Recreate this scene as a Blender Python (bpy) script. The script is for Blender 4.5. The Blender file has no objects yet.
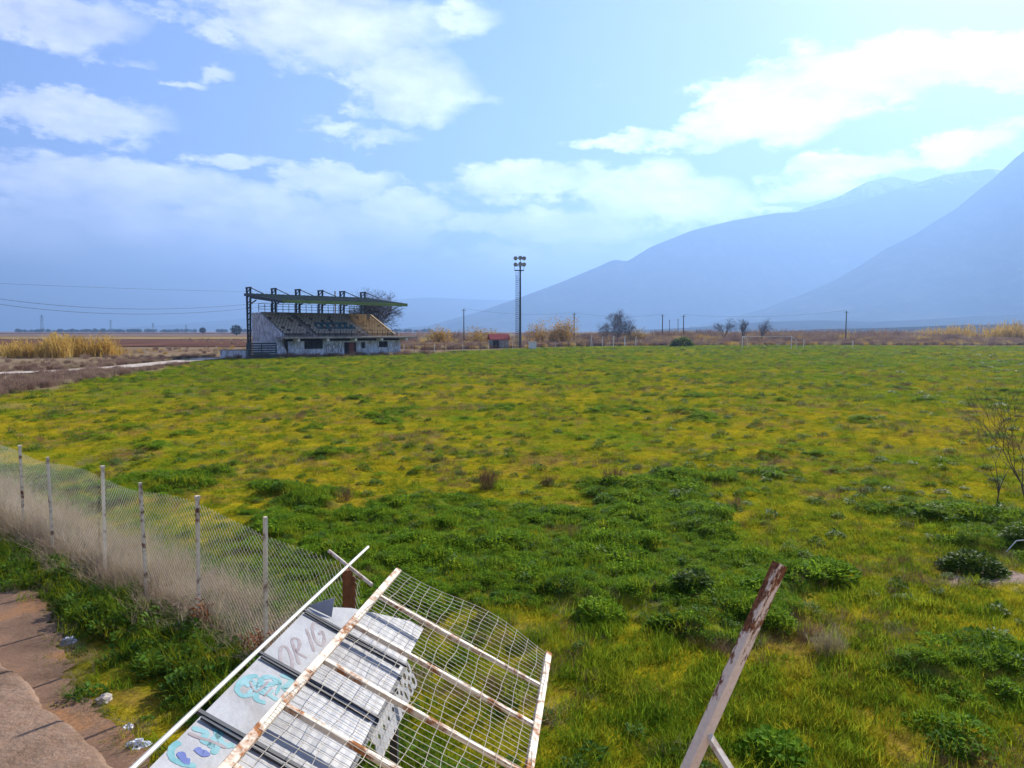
import bpy, bmesh, math, random
import numpy as np
from mathutils import Vector, Matrix, noise as mnoise

random.seed(11)
rng = np.random.default_rng(11)
S = bpy.context.scene
COL = S.collection
R = math.radians
H = 4.0            # eye height above the pitch
F = 740.0          # focal length in photo pixels
PITCH = math.atan((384 - 331) / F)

# ------------------------------------------------------------------ projection helpers (photo pixel -> place)
def ray(px, py):
    cp, sp = math.cos(PITCH), math.sin(PITCH)
    a, b = (px - 512) / F, (384 - py) / F
    return Vector((a, cp + b * sp, -sp + b * cp))
def at_z(px, py, z=0.0):
    d = ray(px, py); t = (z - H) / d.z
    return Vector((0, 0, H)) + d * t
def at_y(px, py, y):
    d = ray(px, py); t = y / d.y
    return Vector((0, 0, H)) + d * t
def on_plane(px, py, p0, n):
    d = ray(px, py); c = Vector((0, 0, H))
    return c + d * ((p0 - c).dot(n) / d.dot(n))

# ------------------------------------------------------------------ value noise
def _hash(ix, iy, seed):
    h = (ix.astype(np.int64) * 374761393 + iy.astype(np.int64) * 668265263 + seed * 1442695041) & 0xFFFFFFFF
    h = ((h ^ (h >> 13)) * 1274126177) & 0xFFFFFFFF
    return ((h ^ (h >> 16)) & 0xFFFF) / 65535.0
def vnoise(x, y, seed=0):
    ix, iy = np.floor(x), np.floor(y)
    fx, fy = x - ix, y - iy
    fx, fy = fx * fx * (3 - 2 * fx), fy * fy * (3 - 2 * fy)
    a, b = _hash(ix, iy, seed), _hash(ix + 1, iy, seed)
    c, d = _hash(ix, iy + 1, seed), _hash(ix + 1, iy + 1, seed)
    return (a * (1 - fx) + b * fx) * (1 - fy) + (c * (1 - fx) + d * fx) * fy
def fbm(x, y, seed=0, oct=4):
    s, a, t = 0.0, 0.5, 0.0
    for o in range(oct):
        s = s + a * vnoise(x, y, seed + o * 7); t += a; a *= .5
        x, y = x * 2.03 + 11.3, y * 2.03 - 7.7
    return s / t
def sstep(a, b, x):
    t = np.clip((x - a) / (b - a), 0, 1); return t * t * (3 - 2 * t)

# ------------------------------------------------------------------ objects
def tag(o, label=None, cat=None, group=None, kind=None):
    if label: o['label'] = label
    if cat: o['category'] = cat
    if group: o['group'] = group
    if kind: o['kind'] = kind
    return o
def empty(name, loc, label, cat, group=None, rz=0.0):
    o = bpy.data.objects.new(name, None); COL.objects.link(o)
    o.location = loc; o.rotation_euler = (0, 0, rz); o.empty_display_size = .3
    return tag(o, label, cat, group)
def link(name, me, mat=None, parent=None):
    o = bpy.data.objects.new(name, me); COL.objects.link(o)
    if mat and len(me.materials) == 0: me.materials.append(mat)
    if parent: o.parent = parent
    return o
def copy_tree(o, parent=None):
    c = o.copy(); COL.objects.link(c)
    if parent: c.parent = parent
    for ch in list(o.children): copy_tree(ch, c)
    return c

class MB:
    """collects shapes of one part and links them as one mesh"""
    def __init__(s): s.v = []; s.f = []; s.mi = []
    def add(s, vs, fs, m=0):
        n = len(s.v); s.v += [tuple(v) for v in vs]
        for f in fs: s.f.append(tuple(i + n for i in f)); s.mi.append(m)
    def box(s, lo, hi, mat=None, m=0):
        x0, y0, z0 = lo; x1, y1, z1 = hi
        vs = [Vector(p) for p in ((x0,y0,z0),(x1,y0,z0),(x1,y1,z0),(x0,y1,z0),(x0,y0,z1),(x1,y0,z1),(x1,y1,z1),(x0,y1,z1))]
        if mat: vs = [mat @ v for v in vs]
        s.add(vs, [(0,3,2,1),(4,5,6,7),(0,1,5,4),(1,2,6,5),(2,3,7,6),(3,0,4,7)], m)
    def tube(s, pts, radii, n=6, m=0, cap=True):
        pts = [Vector(p) for p in pts]
        if not isinstance(radii, (list, tuple)): radii = [radii] * len(pts)
        rings = []
        up = None
        for i, p in enumerate(pts):
            t = (pts[min(i + 1, len(pts) - 1)] - pts[max(i - 1, 0)])
            if t.length < 1e-9: t = Vector((0, 0, 1))
            t.normalize()
            if up is None:
                up = Vector((0, 0, 1)) if abs(t.z) < .9 else Vector((1, 0, 0))
            a = t.cross(up)
            if a.length < 1e-6: a = t.cross(Vector((0, 1, 0)))
            a.normalize(); b = a.cross(t).normalized(); up = b
            rings.append([p + (a * math.cos(2 * math.pi * (k + .5) / n) + b * math.sin(2 * math.pi * (k + .5) / n)) * radii[i] for k in range(n)])
        vs = [q for r in rings for q in r]; fs = []
        for i in range(len(pts) - 1):
            for k in range(n):
                k2 = (k + 1) % n
                fs.append((i * n + k, i * n + k2, (i + 1) * n + k2, (i + 1) * n + k))
        if cap:
            fs.append(tuple(range(n))[::-1]); fs.append(tuple((len(pts) - 1) * n + k for k in range(n)))
        s.add(vs, fs, m)
    def bar(s, a, b, w, h=None, upv=None, m=0):
        """rectangular bar from a to b"""
        a, b = Vector(a), Vector(b); h = h or w
        t = (b - a).normalized(); upv = Vector(upv) if upv else (Vector((0, 0, 1)) if abs(t.z) < .95 else Vector((0, 1, 0)))
        x = t.cross(upv).normalized(); y = x.cross(t).normalized()
        vs = [p + x * sx * w / 2 + y * sy * h / 2 for p in (a, b) for sx, sy in ((-1,-1),(1,-1),(1,1),(-1,1))]
        s.add(vs, [(3,2,1,0),(4,5,6,7),(0,1,5,4),(1,2,6,5),(2,3,7,6),(3,0,4,7)], m)
    def build(s, name, mats, parent=None, smooth=False, fix=True):
        me = bpy.data.meshes.new(name); me.from_pydata(s.v, [], s.f)
        mats = mats if isinstance(mats, (list, tuple)) else [mats]
        for m in mats: me.materials.append(m)
        if len(mats) > 1: me.polygons.foreach_set('material_index', s.mi)
        if fix:
            bm = bmesh.new(); bm.from_mesh(me); bmesh.ops.recalc_face_normals(bm, faces=bm.faces); bm.to_mesh(me); bm.free()
        if smooth: me.polygons.foreach_set('use_smooth', [True] * len(me.polygons))
        me.update()
        return link(name, me, None, parent)

def bevel(o, w=.01, seg=1):
    m = o.modifiers.new('bevel', 'BEVEL'); m.width = w; m.segments = seg; m.limit_method = 'ANGLE'; return o

# ------------------------------------------------------------------ materials
class NT:
    def __init__(s, name):
        s.m = bpy.data.materials.new(name); s.m.use_nodes = True
        s.t = s.m.node_tree; s.t.nodes.clear()
        s.out = s.t.nodes.new('ShaderNodeOutputMaterial')
        s.bsdf = s.t.nodes.new('ShaderNodeBsdfPrincipled')
        s.l(s.bsdf.outputs[0], s.out.inputs[0])
    def n(s, typ, **kw):
        nd = s.t.nodes.new(typ)
        for k, v in kw.items(): setattr(nd, k, v)
        return nd
    def l(s, a, b): s.t.links.new(a, b)
    def pos(s):
        return s.n('ShaderNodeNewGeometry').outputs['Position']
    def obj(s):
        return s.n('ShaderNodeTexCoord').outputs['Object']
    def noise(s, scale, vec=None, detail=4, rough=.55, dist=0.0, sx=None):
        nd = s.n('ShaderNodeTexNoise'); nd.inputs['Scale'].default_value = scale
        nd.inputs['Detail'].default_value = detail; nd.inputs['Roughness'].default_value = rough; nd.inputs['Distortion'].default_value = dist
        if vec is not None:
            if sx is not None:
                mp = s.n('ShaderNodeMapping'); mp.inputs['Scale'].default_value = sx; s.l(vec, mp.inputs[0]); vec = mp.outputs[0]
            s.l(vec, nd.inputs['Vector'])
        return nd.outputs[0]
    def ramp(s, fac, stops, interp='LINEAR'):
        nd = s.n('ShaderNodeValToRGB'); e = nd.color_ramp.elements; nd.color_ramp.interpolation = interp
        while len(e) < len(stops): e.new(.5)
        for i, (p, c) in enumerate(stops):
            e[i].position = p; e[i].color = (*c, 1) if not isinstance(c, (int, float)) else (c, c, c, 1)
        s.l(fac, nd.inputs[0]); return nd.outputs[0]
    def mix(s, fac, a, b, mode='MIX'):
        nd = s.n('ShaderNodeMix', data_type='RGBA', blend_type=mode)
        for val, sock in ((fac, nd.inputs[0]), (a, nd.inputs[6]), (b, nd.inputs[7])):
            if isinstance(val, (int, float)): sock.default_value = val
            elif isinstance(val, tuple): sock.default_value = (*val, 1)
            else: s.l(val, sock)
        return nd.outputs[2]
    def math(s, op, a, b=None, clamp=False):
        nd = s.n('ShaderNodeMath', operation=op, use_clamp=clamp)
        for val, sock in ((a, nd.inputs[0]), (b, nd.inputs[1])):
            if val is None: continue
            if isinstance(val, (int, float)): sock.default_value = val
            else: s.l(val, sock)
        return nd.outputs[0]
    def attr(s, name, typ='GEOMETRY'):
        nd = s.n('ShaderNodeAttribute', attribute_name=name, attribute_type=typ); return nd.outputs['Fac']
    def bump(s, h, strength=.5, dist=.05):
        nd = s.n('ShaderNodeBump'); nd.inputs['Strength'].default_value = strength; nd.inputs['Distance'].default_value = dist
        s.l(h, nd.inputs['Height']); s.l(nd.outputs[0], s.bsdf.inputs['Normal']); return nd.outputs[0]
    def done(s, col=None, rough=.8, metal=0.0, spec=.3):
        if col is not None:
            if isinstance(col, tuple): s.bsdf.inputs['Base Color'].default_value = (*col, 1)
            else: s.l(col, s.bsdf.inputs['Base Color'])
        if isinstance(rough, (int, float)): s.bsdf.inputs['Roughness'].default_value = rough
        else: s.l(rough, s.bsdf.inputs['Roughness'])
        s.bsdf.inputs['Metallic'].default_value = metal
        s.bsdf.inputs['Specular IOR Level'].default_value = spec
        return s.m
    def translucent(s, col, fac=.4):
        tr = s.n('ShaderNodeBsdfTranslucent'); mx = s.n('ShaderNodeMixShader'); mx.inputs[0].default_value = fac
        s.l(col, tr.inputs[0]); s.l(s.bsdf.outputs[0], mx.inputs[1]); s.l(tr.outputs[0], mx.inputs[2]); s.l(mx.outputs[0], s.out.inputs[0])

def mottled(name, c1, c2, scale=3, rough=.8, metal=0.0, bump=.0, world=False, spec=.3):
    t = NT(name); v = t.pos() if world else t.obj()
    n = t.noise(scale, v, 6, .6); c = t.ramp(n, [(.3, c1), (.7, c2)])
    if bump: t.bump(n, bump, .02)
    return t.done(c, rough, metal, spec)

def rusty(name, paint, rust=(.17, .06, .025), amount=.5, scale=6, rough=.55, sx=(1, 1, 1)):
    t = NT(name); v = t.pos()
    n = t.noise(scale, v, 6, .65, .3, sx)
    m = t.ramp(n, [(amount - .06, 1.0), (amount + .05, 0.0)])
    n2 = t.noise(scale * 6, v, 4)
    pc = t.mix(t.ramp(n2, [(.35, 0.0), (.7, .5)]), paint, tuple(c * .6 for c in paint))
    rc = t.ramp(n2, [(.3, tuple(c * .5 for c in rust)), (.55, rust), (.8, (.34, .15, .06))])
    t.bump(n, .25, .004)
    return t.done(t.mix(m, pc, rc), t.ramp(m, [(0, rough), (1, .9)]), 0, .3)

M = {}
M['concrete'] = mottled('concrete', (.32, .25, .19), (.46, .39, .31), 2.2, .9, bump=.3, world=True, spec=0)
M['steel_dark'] = mottled('dark_painted_steel', (.018, .035, .05), (.035, .06, .075), 4, .5)
M['wood_pole'] = mottled('weathered_wood', (.05, .04, .035), (.1, .08, .07), 5, .9)
M['wire'] = mottled('dark_wire', (.03, .03, .035), (.05, .05, .055), 8, .6)
M['old_wire'] = mottled('weathered_fence_wire', (.4, .37, .3), (.58, .53, .43), 8, .7)
M['mesh_wire'] = mottled('cream_mesh_wire', (.42, .38, .3), (.56, .5, .4), 8, .7)
M['zinc'] = mottled('zinc_wire', (.36, .36, .33), (.52, .5, .44), 8, .5, metal=.3)
M['fence_paint'] = rusty('pale_fence_post', (.8, .69, .5), amount=.42, scale=5)
M['white_rust'] = rusty('white_paint_with_rust', (.70, .60, .47), (.30, .11, .03), amount=.47, scale=7)
t = NT('old_white_paint_with_rust_streaks'); v = t.obj(); sp_ = t.n('ShaderNodeSeparateXYZ'); t.l(v, sp_.inputs[0])
n1 = t.noise(11, v, 7, .7, .2, (2.0, 2.0, .75)); n2 = t.noise(70, v, 4, .6)
side = t.math('MULTIPLY', t.math('ADD', sp_.outputs[0], .0), 3.4)
up_ = t.math('MULTIPLY', t.math('SUBTRACT', sp_.outputs[2], .78), .28)
m_ = t.ramp(t.math('ADD', t.math('ADD', n1, side), up_), [(.42, 0.0), (.48, 1.0)])
pc = t.mix(t.ramp(n2, [(.4, 0.0), (.75, .6)]), (.88, .66, .46), (.66, .46, .31)); rc = t.ramp(n2, [(.3, (.06, .022, .012)), (.55, (.22, .075, .025)), (.8, (.42, .19, .07))])
t.bump(n2, .3, .004); M['post_rust'] = t.done(t.mix(m_, pc, rc), .75, 0, .2)
M['rust'] = mottled('brown_rust', (.11, .04, .016), (.26, .09, .03), 12, .9, bump=.3, world=True)
M['rib'] = mottled('dark_strap', (.02, .023, .03), (.05, .052, .06), 10, .55)
M['white'] = mottled('chalky_white_paint', (.66, .66, .64), (.8, .8, .78), 3, .7)

# ------------------------------------------------------------------ terrain
FENCE = [Vector((0, 0, 0))] * 0
def fence_pt(px, ytop, hf=1.84):
    p = at_z(px, ytop, hf); return Vector((p.x, p.y, 0))
FP = [fence_pt(*a) for a in ((20, 447), (49, 457), (101, 468), (143, 483), (195, 498), (262, 517))]
fa, fb = FP[0], FP[-1]
fdir = (fb - fa).normalized(); fnor = Vector((fdir.y, -fdir.x, 0))     # fnor: across the fence
if fnor.y < 0: fnor = -fnor                                            # points onto the pitch
def fence_off(x, y):
    return (x - fa.x) * fnor.x + (y - fa.y) * fnor.y
def fence_along(x, y):
    return (x - fa.x) * fdir.x + (y - fa.y) * fdir.y

# edge of the meadow (pitch) as a polygon seen in the photo, in metres
MEADOW = [(-22, 20), (-33, 46), (-37, 70), (-42, 100), (-36, 108), (-20, 126), (0, 165), (20, 190), (60, 205), (200, 200), (260, 120), (120, 20), (40, -20), (-20, -20)]
def in_meadow(x, y, soft=True):
    x = np.asarray(x, float); y = np.asarray(y, float)
    ins = np.zeros(x.shape, bool); dmin = np.full(x.shape, 1e9)
    n = len(MEADOW)
    for i in range(n):
        x1, y1 = MEADOW[i]; x2, y2 = MEADOW[(i + 1) % n]
        c = ((y1 > y) != (y2 > y)) & (x < (x2 - x1) * (y - y1) / (y2 - y1 + 1e-12) + x1)
        ins ^= c
        dx, dy = x2 - x1, y2 - y1; L2 = dx * dx + dy * dy
        t = np.clip(((x - x1) * dx + (y - y1) * dy) / L2, 0, 1)
        dmin = np.minimum(dmin, np.hypot(x - x1 - t * dx, y - y1 - t * dy))
    return np.where(ins, dmin, -dmin)

def lush_mask(x, y):
    d = np.hypot(x, y)
    n = fbm(x * .33, y * .33, 3, 4) + (.5 - .15 * sstep(20, 40, d)) * (fbm(x * 1.1, y * 1.1, 23, 3) - .5) + .25 * sstep(22, 40, d) * (fbm(x * .55, y * .55, 29, 2) - .5)
    band = sstep(8.5, 10.5, d) * (1 - sstep(17, 22, d)) * sstep(-6.5, -3, x) * (1 - sstep(3.0, 7.5, x + .25 * (11 - y)))
    thr = .65 - .25 * band + .07 * sstep(20, 30, d) * (1 - sstep(60, 110, d)) - .06 * sstep(70, 110, d)
    return sstep(thr - .04, thr + .09, n)
def ground_z(x, y):
    d = np.hypot(x, y)
    near = 1 - sstep(60, 140, d)
    z = near * ((fbm(x * .11, y * .11, 41, 3) - .5) * .18 + (fbm(x * .7, y * .7, 42, 3) - .5) * .09)
    z = z + near * lush_mask(x, y) * (.04 + .13 * sstep(.38, .68, fbm(x * .9, y * .9, 47, 3)))
    # calmer beside the terrace
    off = fence_off(x, y)
    k = sstep(-1.2, .4, off)
    return z * (.25 + .75 * k)
BP = at_z(985, 580)
def bare_mask(x, y):
    e = np.hypot((x - BP.x) / 1.0, (y - BP.y) / .55) + (fbm(x * 2.2, y * 2.2, 71, 3) - .5) * 1.3
    return 1 - sstep(.6, .95, e)
def gz(x, y): return float(ground_z(np.array([float(x)]), np.array([float(y)]))[0])

def grid_mesh(name, P, closed=False):
    """P: (rows, cols, 3)"""
    r, c, _ = P.shape
    me = bpy.data.meshes.new(name)
    idx = np.arange(r * c).reshape(r, c)
    nxt = np.roll(idx, -1, axis=1) if closed else None
    if closed:
        a, b = idx[:-1], nxt[:-1]; d, e = idx[1:], nxt[1:]
    else:
        a, b = idx[:-1, :-1], idx[:-1, 1:]; d, e = idx[1:, :-1], idx[1:, 1:]
    q = np.stack([a, b, e, d], -1).reshape(-1, 4)
    me.vertices.add(r * c); me.vertices.foreach_set('co', P.reshape(-1).astype(np.float32))
    me.loops.add(q.size); me.loops.foreach_set('vertex_index', q.reshape(-1).astype(np.int32))
    me.polygons.add(len(q)); me.polygons.foreach_set('loop_start', np.arange(0, q.size, 4, dtype=np.int32))
    me.polygons.foreach_set('use_smooth', np.ones(len(q), bool))
    me.update(calc_edges=True); me.validate()
    return me

az = np.concatenate([np.radians(np.arange(-62, 62, .3)), np.radians(np.arange(62, 298, 4))])
rr = np.concatenate([[0.02], np.geomspace(1.0, 200, 520), np.geomspace(206, 23000, 90)])
RRg, AZg = np.meshgrid(rr, az, indexing='ij')
X, Y = RRg * np.sin(AZg), RRg * np.cos(AZg)
P = np.stack([X, Y, ground_z(X, Y)], -1)
me = grid_mesh('ground', P[:, ::-1], closed=True)
dm = in_meadow(X, Y) + (fbm(X * .12, Y * .12, 5) - .5) * 9
zone = sstep(-1.5, 2.0, dm)[:, ::-1].reshape(-1)
me.attributes.new('meadow', 'FLOAT', 'POINT').data.foreach_set('value', zone.astype(np.float32))
me.attributes.new('lush', 'FLOAT', 'POINT').data.foreach_set('value', lush_mask(X, Y)[:, ::-1].reshape(-1).astype(np.float32))

def meadow_colour(t, v, lush=None):
    """soil, moss and short turf of the pitch"""
    big = t.noise(.05, v, 5, .6)
    mid = t.noise(.55, v, 5, .65)
    fine = t.noise(7, v, 4, .7)
    moss = t.ramp(fine, [(.25, (.08, .075, .006)), (.48, (.25, .195, .008)), (.8, (.40, .30, .012))])
    green = t.ramp(fine, [(.25, (.03, .06, .006)), (.5, (.085, .15, .008)), (.85, (.16, .22, .012))])
    brown = t.ramp(fine, [(.25, (.06, .035, .012)), (.55, (.19, .105, .035)), (.85, (.27, .17, .07))])
    a = t.mix(t.ramp(t.math('ADD', t.math('MULTIPLY', big, .6), t.math('MULTIPLY', mid, .4)), [(.46, 0.0), (.6, 1.0)]), moss, green)
    b = t.mix(t.ramp(t.noise(.35, v, 6, .7, .5), [(.52, 0.0), (.64, .85)]), a, brown)
    return b, fine
me.attributes.new('bare', 'FLOAT', 'POINT').data.foreach_set('value', bare_mask(X, Y)[:, ::-1].reshape(-1).astype(np.float32))
t = NT('ground_surface'); v = t.pos()
mc, fine = meadow_colour(t, v)
mc = t.mix(t.math('MULTIPLY', t.attr('lush'), .7), mc, (.035, .075, .012))
mc = t.mix(t.attr('bare'), mc, t.ramp(fine, [(.3, (.22, .15, .12)), (.7, (.4, .3, .25))]))
plain = t.ramp(t.noise(.05, v, 7, .65, .4, (.25, 1, 1)), [(.3, (.11, .075, .055)), (.45, (.2, .13, .075)), (.58, (.3, .22, .12)), (.72, (.14, .09, .075))])
plain = t.mix(t.noise(3, v, 4), plain, (.16, .115, .08))
t.bump(fine, .6, .05)
ground_mat = t.done(t.mix(t.attr('meadow'), plain, mc), 1.0, 0, .0)
ground = link('ground', me, ground_mat); ground['kind'] = 'structure'

def sheet(name, pts, mat, z=.03, th=None, kind='structure'):
    bm = bmesh.new()
    vs = [bm.verts.new((p[0], p[1], (p[2] if len(p) > 2 else z))) for p in pts]
    f = bm.faces.new(vs)
    if f.normal.z < 0: f.normal_flip()
    me = bpy.data.meshes.new(name)
    bmesh.ops.triangulate(bm, faces=bm.faces[:])
    bm.to_mesh(me); bm.free()
    o = link(name, me, mat); o['kind'] = kind; return o

# ploughed strips, stubble and the pale track in the plain
M['plough'] = mottled('ploughed_soil', (.075, .036, .026), (.16, .08, .055), .05, .95, world=True, spec=0)
M['stubble'] = mottled('straw_stubble', (.18, .12, .055), (.32, .22, .1), .04, .95, world=True, spec=0)
M['fallow'] = mottled('fallow_grey_land', (.13, .09, .07), (.24, .17, .13), .04, .95, world=True, spec=0)
def strip(name, d0, d1, x0, x1, mat, z):
    sheet(name, [(x0 * d0, d0), (x1 * d0, d0), (x1 * d1, d1), (x0 * d1, d1)], mat, z)
strip('ploughed_field', 185, 330, -.95, -.3, M['plough'], .16)
strip('stubble_field', 345, 520, -1.1, -.2, M['stubble'], .2)
strip('fallow_field', 540, 900, -1.1, -.1, M['fallow'], .3)
strip('ploughed_field', 930, 1600, -1.1, .05, M['plough'], .4)
strip('stubble_field', 260, 420, .1, .9, M['fallow'], .2)
tr = [(-20, 375), (60, 372), (120, 368), (165, 363.5), (215, 358.5)]
c = [at_z(a, b) for a, b in tr]
ctr = []
for i, p in enumerate(c):
    d = (c[min(i + 1, len(c) - 1)] - c[max(i - 1, 0)]).normalized(); n = Vector((-d.y, d.x, 0))
    ctr.append((p, n))
M['track'] = mottled('pale_track', (.4, .33, .27), (.52, .45, .38), 1.5, .95, world=True, spec=0)
w = 1.9
track = sheet('track', [(p + n * w)[:2] for p, n in ctr] + [(p - n * w)[:2] for p, n in reversed(ctr)], M['track'], .12)

# ------------------------------------------------------------------ mountains
def ridge(name, prof, dist, depth, front, mat, seed, rough=.14, cols=640, rows=150, lowz=-5):
    """prof: skyline as (photo x, photo y); a ridge of true size whose crest runs at the given distance"""
    px = np.array([p[0] for p in prof], float); py = np.array([p[1] for p in prof], float)
    xs = np.linspace(px[0], px[-1], cols)
    ys = np.interp(xs, px, py)
    k = np.ones(5) / 5; ysm = np.convolve(np.pad(ys, 2, mode='edge'), k, 'valid')
    A = np.arctan((xs - 512) / F)
    dcol = dist(xs) if callable(dist) else np.full(cols, float(dist))
    hh = np.array([at_y(x, y, 1000).z - H for x, y in zip(xs, ysm)]) / 1000 * dcol * 1.0
    hh = np.maximum(hh, 2)
    tt = np.concatenate([np.linspace(-1, 0, int(rows * .7)), np.linspace(.04, 1, int(rows * .3))])
    P = np.zeros((len(tt), cols, 3))
    for i, q in enumerate(tt):
        yy = dcol + (q * front if q < 0 else q * depth)
        xx = (xs - 512) / F * dcol * (yy / dcol) ** .15
        s = 1 - abs(q)
        shape = (s ** 1.25 if q < 0 else s)
        fr = fbm(xx / 900 + seed, yy / 1500 + seed, seed, 5) - .5
        rid = 1 - np.abs(2 * fbm(xx / 300 + 3 + fr * .8, yy / 1500, seed + 9, 5) - 1)
        z = hh * shape
        z = z + hh * rough * (fr * 1.2 + (rid - .6) * 1.1) * min(1, abs(q) * 5) * shape ** .6
        P[i] = np.stack([xx, yy, z + lowz * abs(q)], -1)
    me = grid_mesh(name, P)
    o = link(name, me, mat); o['kind'] = 'structure'; return o
def mountain_mat(name, snow_lo, snow_hi, amount):
    t = NT(name); v = t.pos()
    n = t.noise(.004, v, 10, .7); c = t.ramp(n, [(.35, (.012, .02, .014)), (.5, (.03, .038, .028)), (.65, (.10, .09, .07))])
    sep = t.n('ShaderNodeSeparateXYZ'); t.l(v, sep.inputs[0])
    n2 = t.noise(.004, v, 8, .7, .6)
    hgt = t.n('ShaderNodeMapRange'); hgt.inputs[1].default_value = snow_lo; hgt.inputs[2].default_value = snow_hi; t.l(sep.outputs[2], hgt.inputs[0])
    m = t.ramp(t.math('MULTIPLY', hgt.outputs[0], n2), [(.5 - amount, 0.0), (.62 - amount, 1.0)])
    return t.done(t.mix(m, c, (.75, .77, .8)), 1.0, 0, .0)
M['mount'] = mountain_mat('mountain_rock_and_scrub', 700, 1500, .13)
M['mount_far'] = mountain_mat('far_mountain', 1500, 2600, .0)
M['hill'] = mottled('low_wooded_hill', (.012, .014, .012), (.04, .034, .026), .01, .95, world=True, spec=0)
ridge('mountain', [(380, 330), (430, 325), (480, 311), (520, 297), (560, 282), (600, 265), (613, 259), (626, 261), (650, 246), (690, 230), (730, 220), (770, 213), (800, 211), (840, 205), (870, 196), (905, 184), (940, 173), (985, 168), (1040, 172), (1120, 190), (1250, 240), (1400, 300)],
      6600, 600, 1500, M['mount'], 3)
ridge('mountain', [(640, 290), (700, 262), (760, 228), (800, 208), (830, 198), (860, 182), (885, 176), (905, 180), (940, 186), (1000, 200), (1100, 240), (1200, 280)],
      7400, 600, 600, M['mount'], 17)
ridge('mountain', [(690, 326), (760, 309), (800, 294), (830, 281), (857, 265), (882, 248), (910, 234), (932, 219), (950, 208), (968, 192), (985, 178), (1005, 158), (1024, 142), (1060, 128), (1160, 122), (1250, 130), (1400, 180), (1600, 260)],
      4600, 400, 1600, M['mount'], 29)
ridge('far_mountain', [(120, 328), (200, 322), (300, 314), (360, 304), (400, 299), (430, 297), (470, 299), (520, 300), (560, 306), (640, 318), (760, 329)],
      11500, 2500, 3000, M['mount_far'], 41, rough=.08, rows=30)
ridge('low_hill', [(600, 331), (700, 326), (760, 321), (820, 319), (870, 321), (930, 318), (990, 314), (1040, 313), (1150, 310), (1300, 318), (1400, 330)],
      2900, 500, 500, M['hill'], 53, rough=.1, rows=30)
ridge('low_hill', [(760, 331), (820, 327), (880, 326), (960, 323), (1040, 322), (1150, 324), (1300, 331)],
      1500, 220, 220, M['hill'], 61, rough=.1, rows=26)

# ------------------------------------------------------------------ plants
class Leafy:
    """quick arrays of blades and leaves"""
    def __init__(s): s.v = []; s.f = []
    def blade(s, base, az, length, width, lean, curl, seg=3):
        n = len(s.v); dx, dy = math.cos(az), math.sin(az); sx, sy = -dy, dx
        x, y, z = base; th = lean
        rows = []
        for i in range(seg + 1):
            w = width * (1 - (i / seg) ** 1.6) * .5
            rows.append((x, y, z, w))
            st = length / seg
            x += dx * math.sin(th) * st; y += dy * math.sin(th) * st; z += math.cos(th) * st
            th += curl / seg
        for (x, y, z, w) in rows[:-1]:
            s.v += [(x + sx * w, y + sy * w, z), (x - sx * w, y - sy * w, z)]
        s.v.append(rows[-1][:3])
        for i in range(seg - 1):
            a = n + 2 * i; s.f.append((a, a + 1, a + 3, a + 2))
        a = n + 2 * (seg - 1); s.f.append((a, a + 1, a + 2))
    def leaf(s, c, az, tilt, L, W, fold=.2):
        n = len(s.v); c = Vector(c)
        d = Vector((math.cos(az) * math.cos(tilt), math.sin(az) * math.cos(tilt), math.sin(tilt)))
        sd = Vector((-math.sin(az), math.cos(az), 0)); u = sd.cross(d) * -1
        pts = [c, c + d * L * .35 + sd * W * .5 + u * W * fold, c + d * L * .8 + sd * W * .35 + u * W * fold * .5, c + d * L - u * L * .1,
               c + d * L * .8 - sd * W * .35 + u * W * fold * .5, c + d * L * .35 - sd * W * .5 + u * W * fold, c + d * L * .5 - u * L * .02]
        s.v += [tuple(p) for p in pts]
        s.f += [(n, n + 1, n + 6), (n + 1, n + 2, n + 6), (n + 2, n + 3, n + 6), (n + 3, n + 4, n + 6), (n + 4, n + 5, n + 6), (n + 5, n, n + 6)]
    def mesh(s, name, mat):
        me = bpy.data.meshes.new(name); me.from_pydata(s.v, [], s.f); me.materials.append(mat)
        me.polygons.foreach_set('use_smooth', [True] * len(me.polygons)); me.update(); return me

def plant_mat(name, stops, scale=.6, trans=.4, rough=.55, spec=.25, own=.35):
    t = NT(name); v = t.pos()
    n = t.noise(scale, v, 5, .6)
    rnd = t.n('ShaderNodeObjectInfo').outputs['Random']
    k = t.math('ADD', t.math('MULTIPLY', n, 1 - own), t.math('MULTIPLY', rnd, own))
    c = t.ramp(k, stops)
    t.done(c, rough, 0, spec)
    if trans: t.translucent(t.mix(.35, c, (.30, .34, .03)) if trans > .25 else c, trans)
    return t.m
M['grass'] = plant_mat('meadow_grass', [(.28, (.05, .12, .006)), (.45, (.10, .20, .008)), (.58, (.20, .25, .010)), (.72, (.33, .26, .012))], .45, .5, .8, .0)
M['moss'] = plant_mat('low_yellowish_turf', [(.25, (.11, .15, .006)), (.40, (.25, .235, .007)), (.6, (.38, .29, .008)), (.75, (.33, .17, .03))], .3, .45, .85, .0)
M['weed'] = plant_mat('broadleaf_weed', [(.25, (.05, .135, .006)), (.45, (.09, .22, .009)), (.6, (.14, .28, .012)), (.75, (.22, .31, .016))], .8, .55, .7, .05)
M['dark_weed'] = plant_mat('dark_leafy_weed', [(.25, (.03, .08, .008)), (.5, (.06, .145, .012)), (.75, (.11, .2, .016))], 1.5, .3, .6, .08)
M['straw'] = plant_mat('dead_straw', [(.25, (.16, .11, .075)), (.5, (.3, .23, .15)), (.75, (.42, .34, .24))], 1.0, .3, .85, .0)
M['straw_pink'] = plant_mat('pale_dead_stems', [(.25, (.24, .155, .12)), (.5, (.38, .27, .21)), (.75, (.52, .40, .32))], .7, .45, .85, .0)
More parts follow.
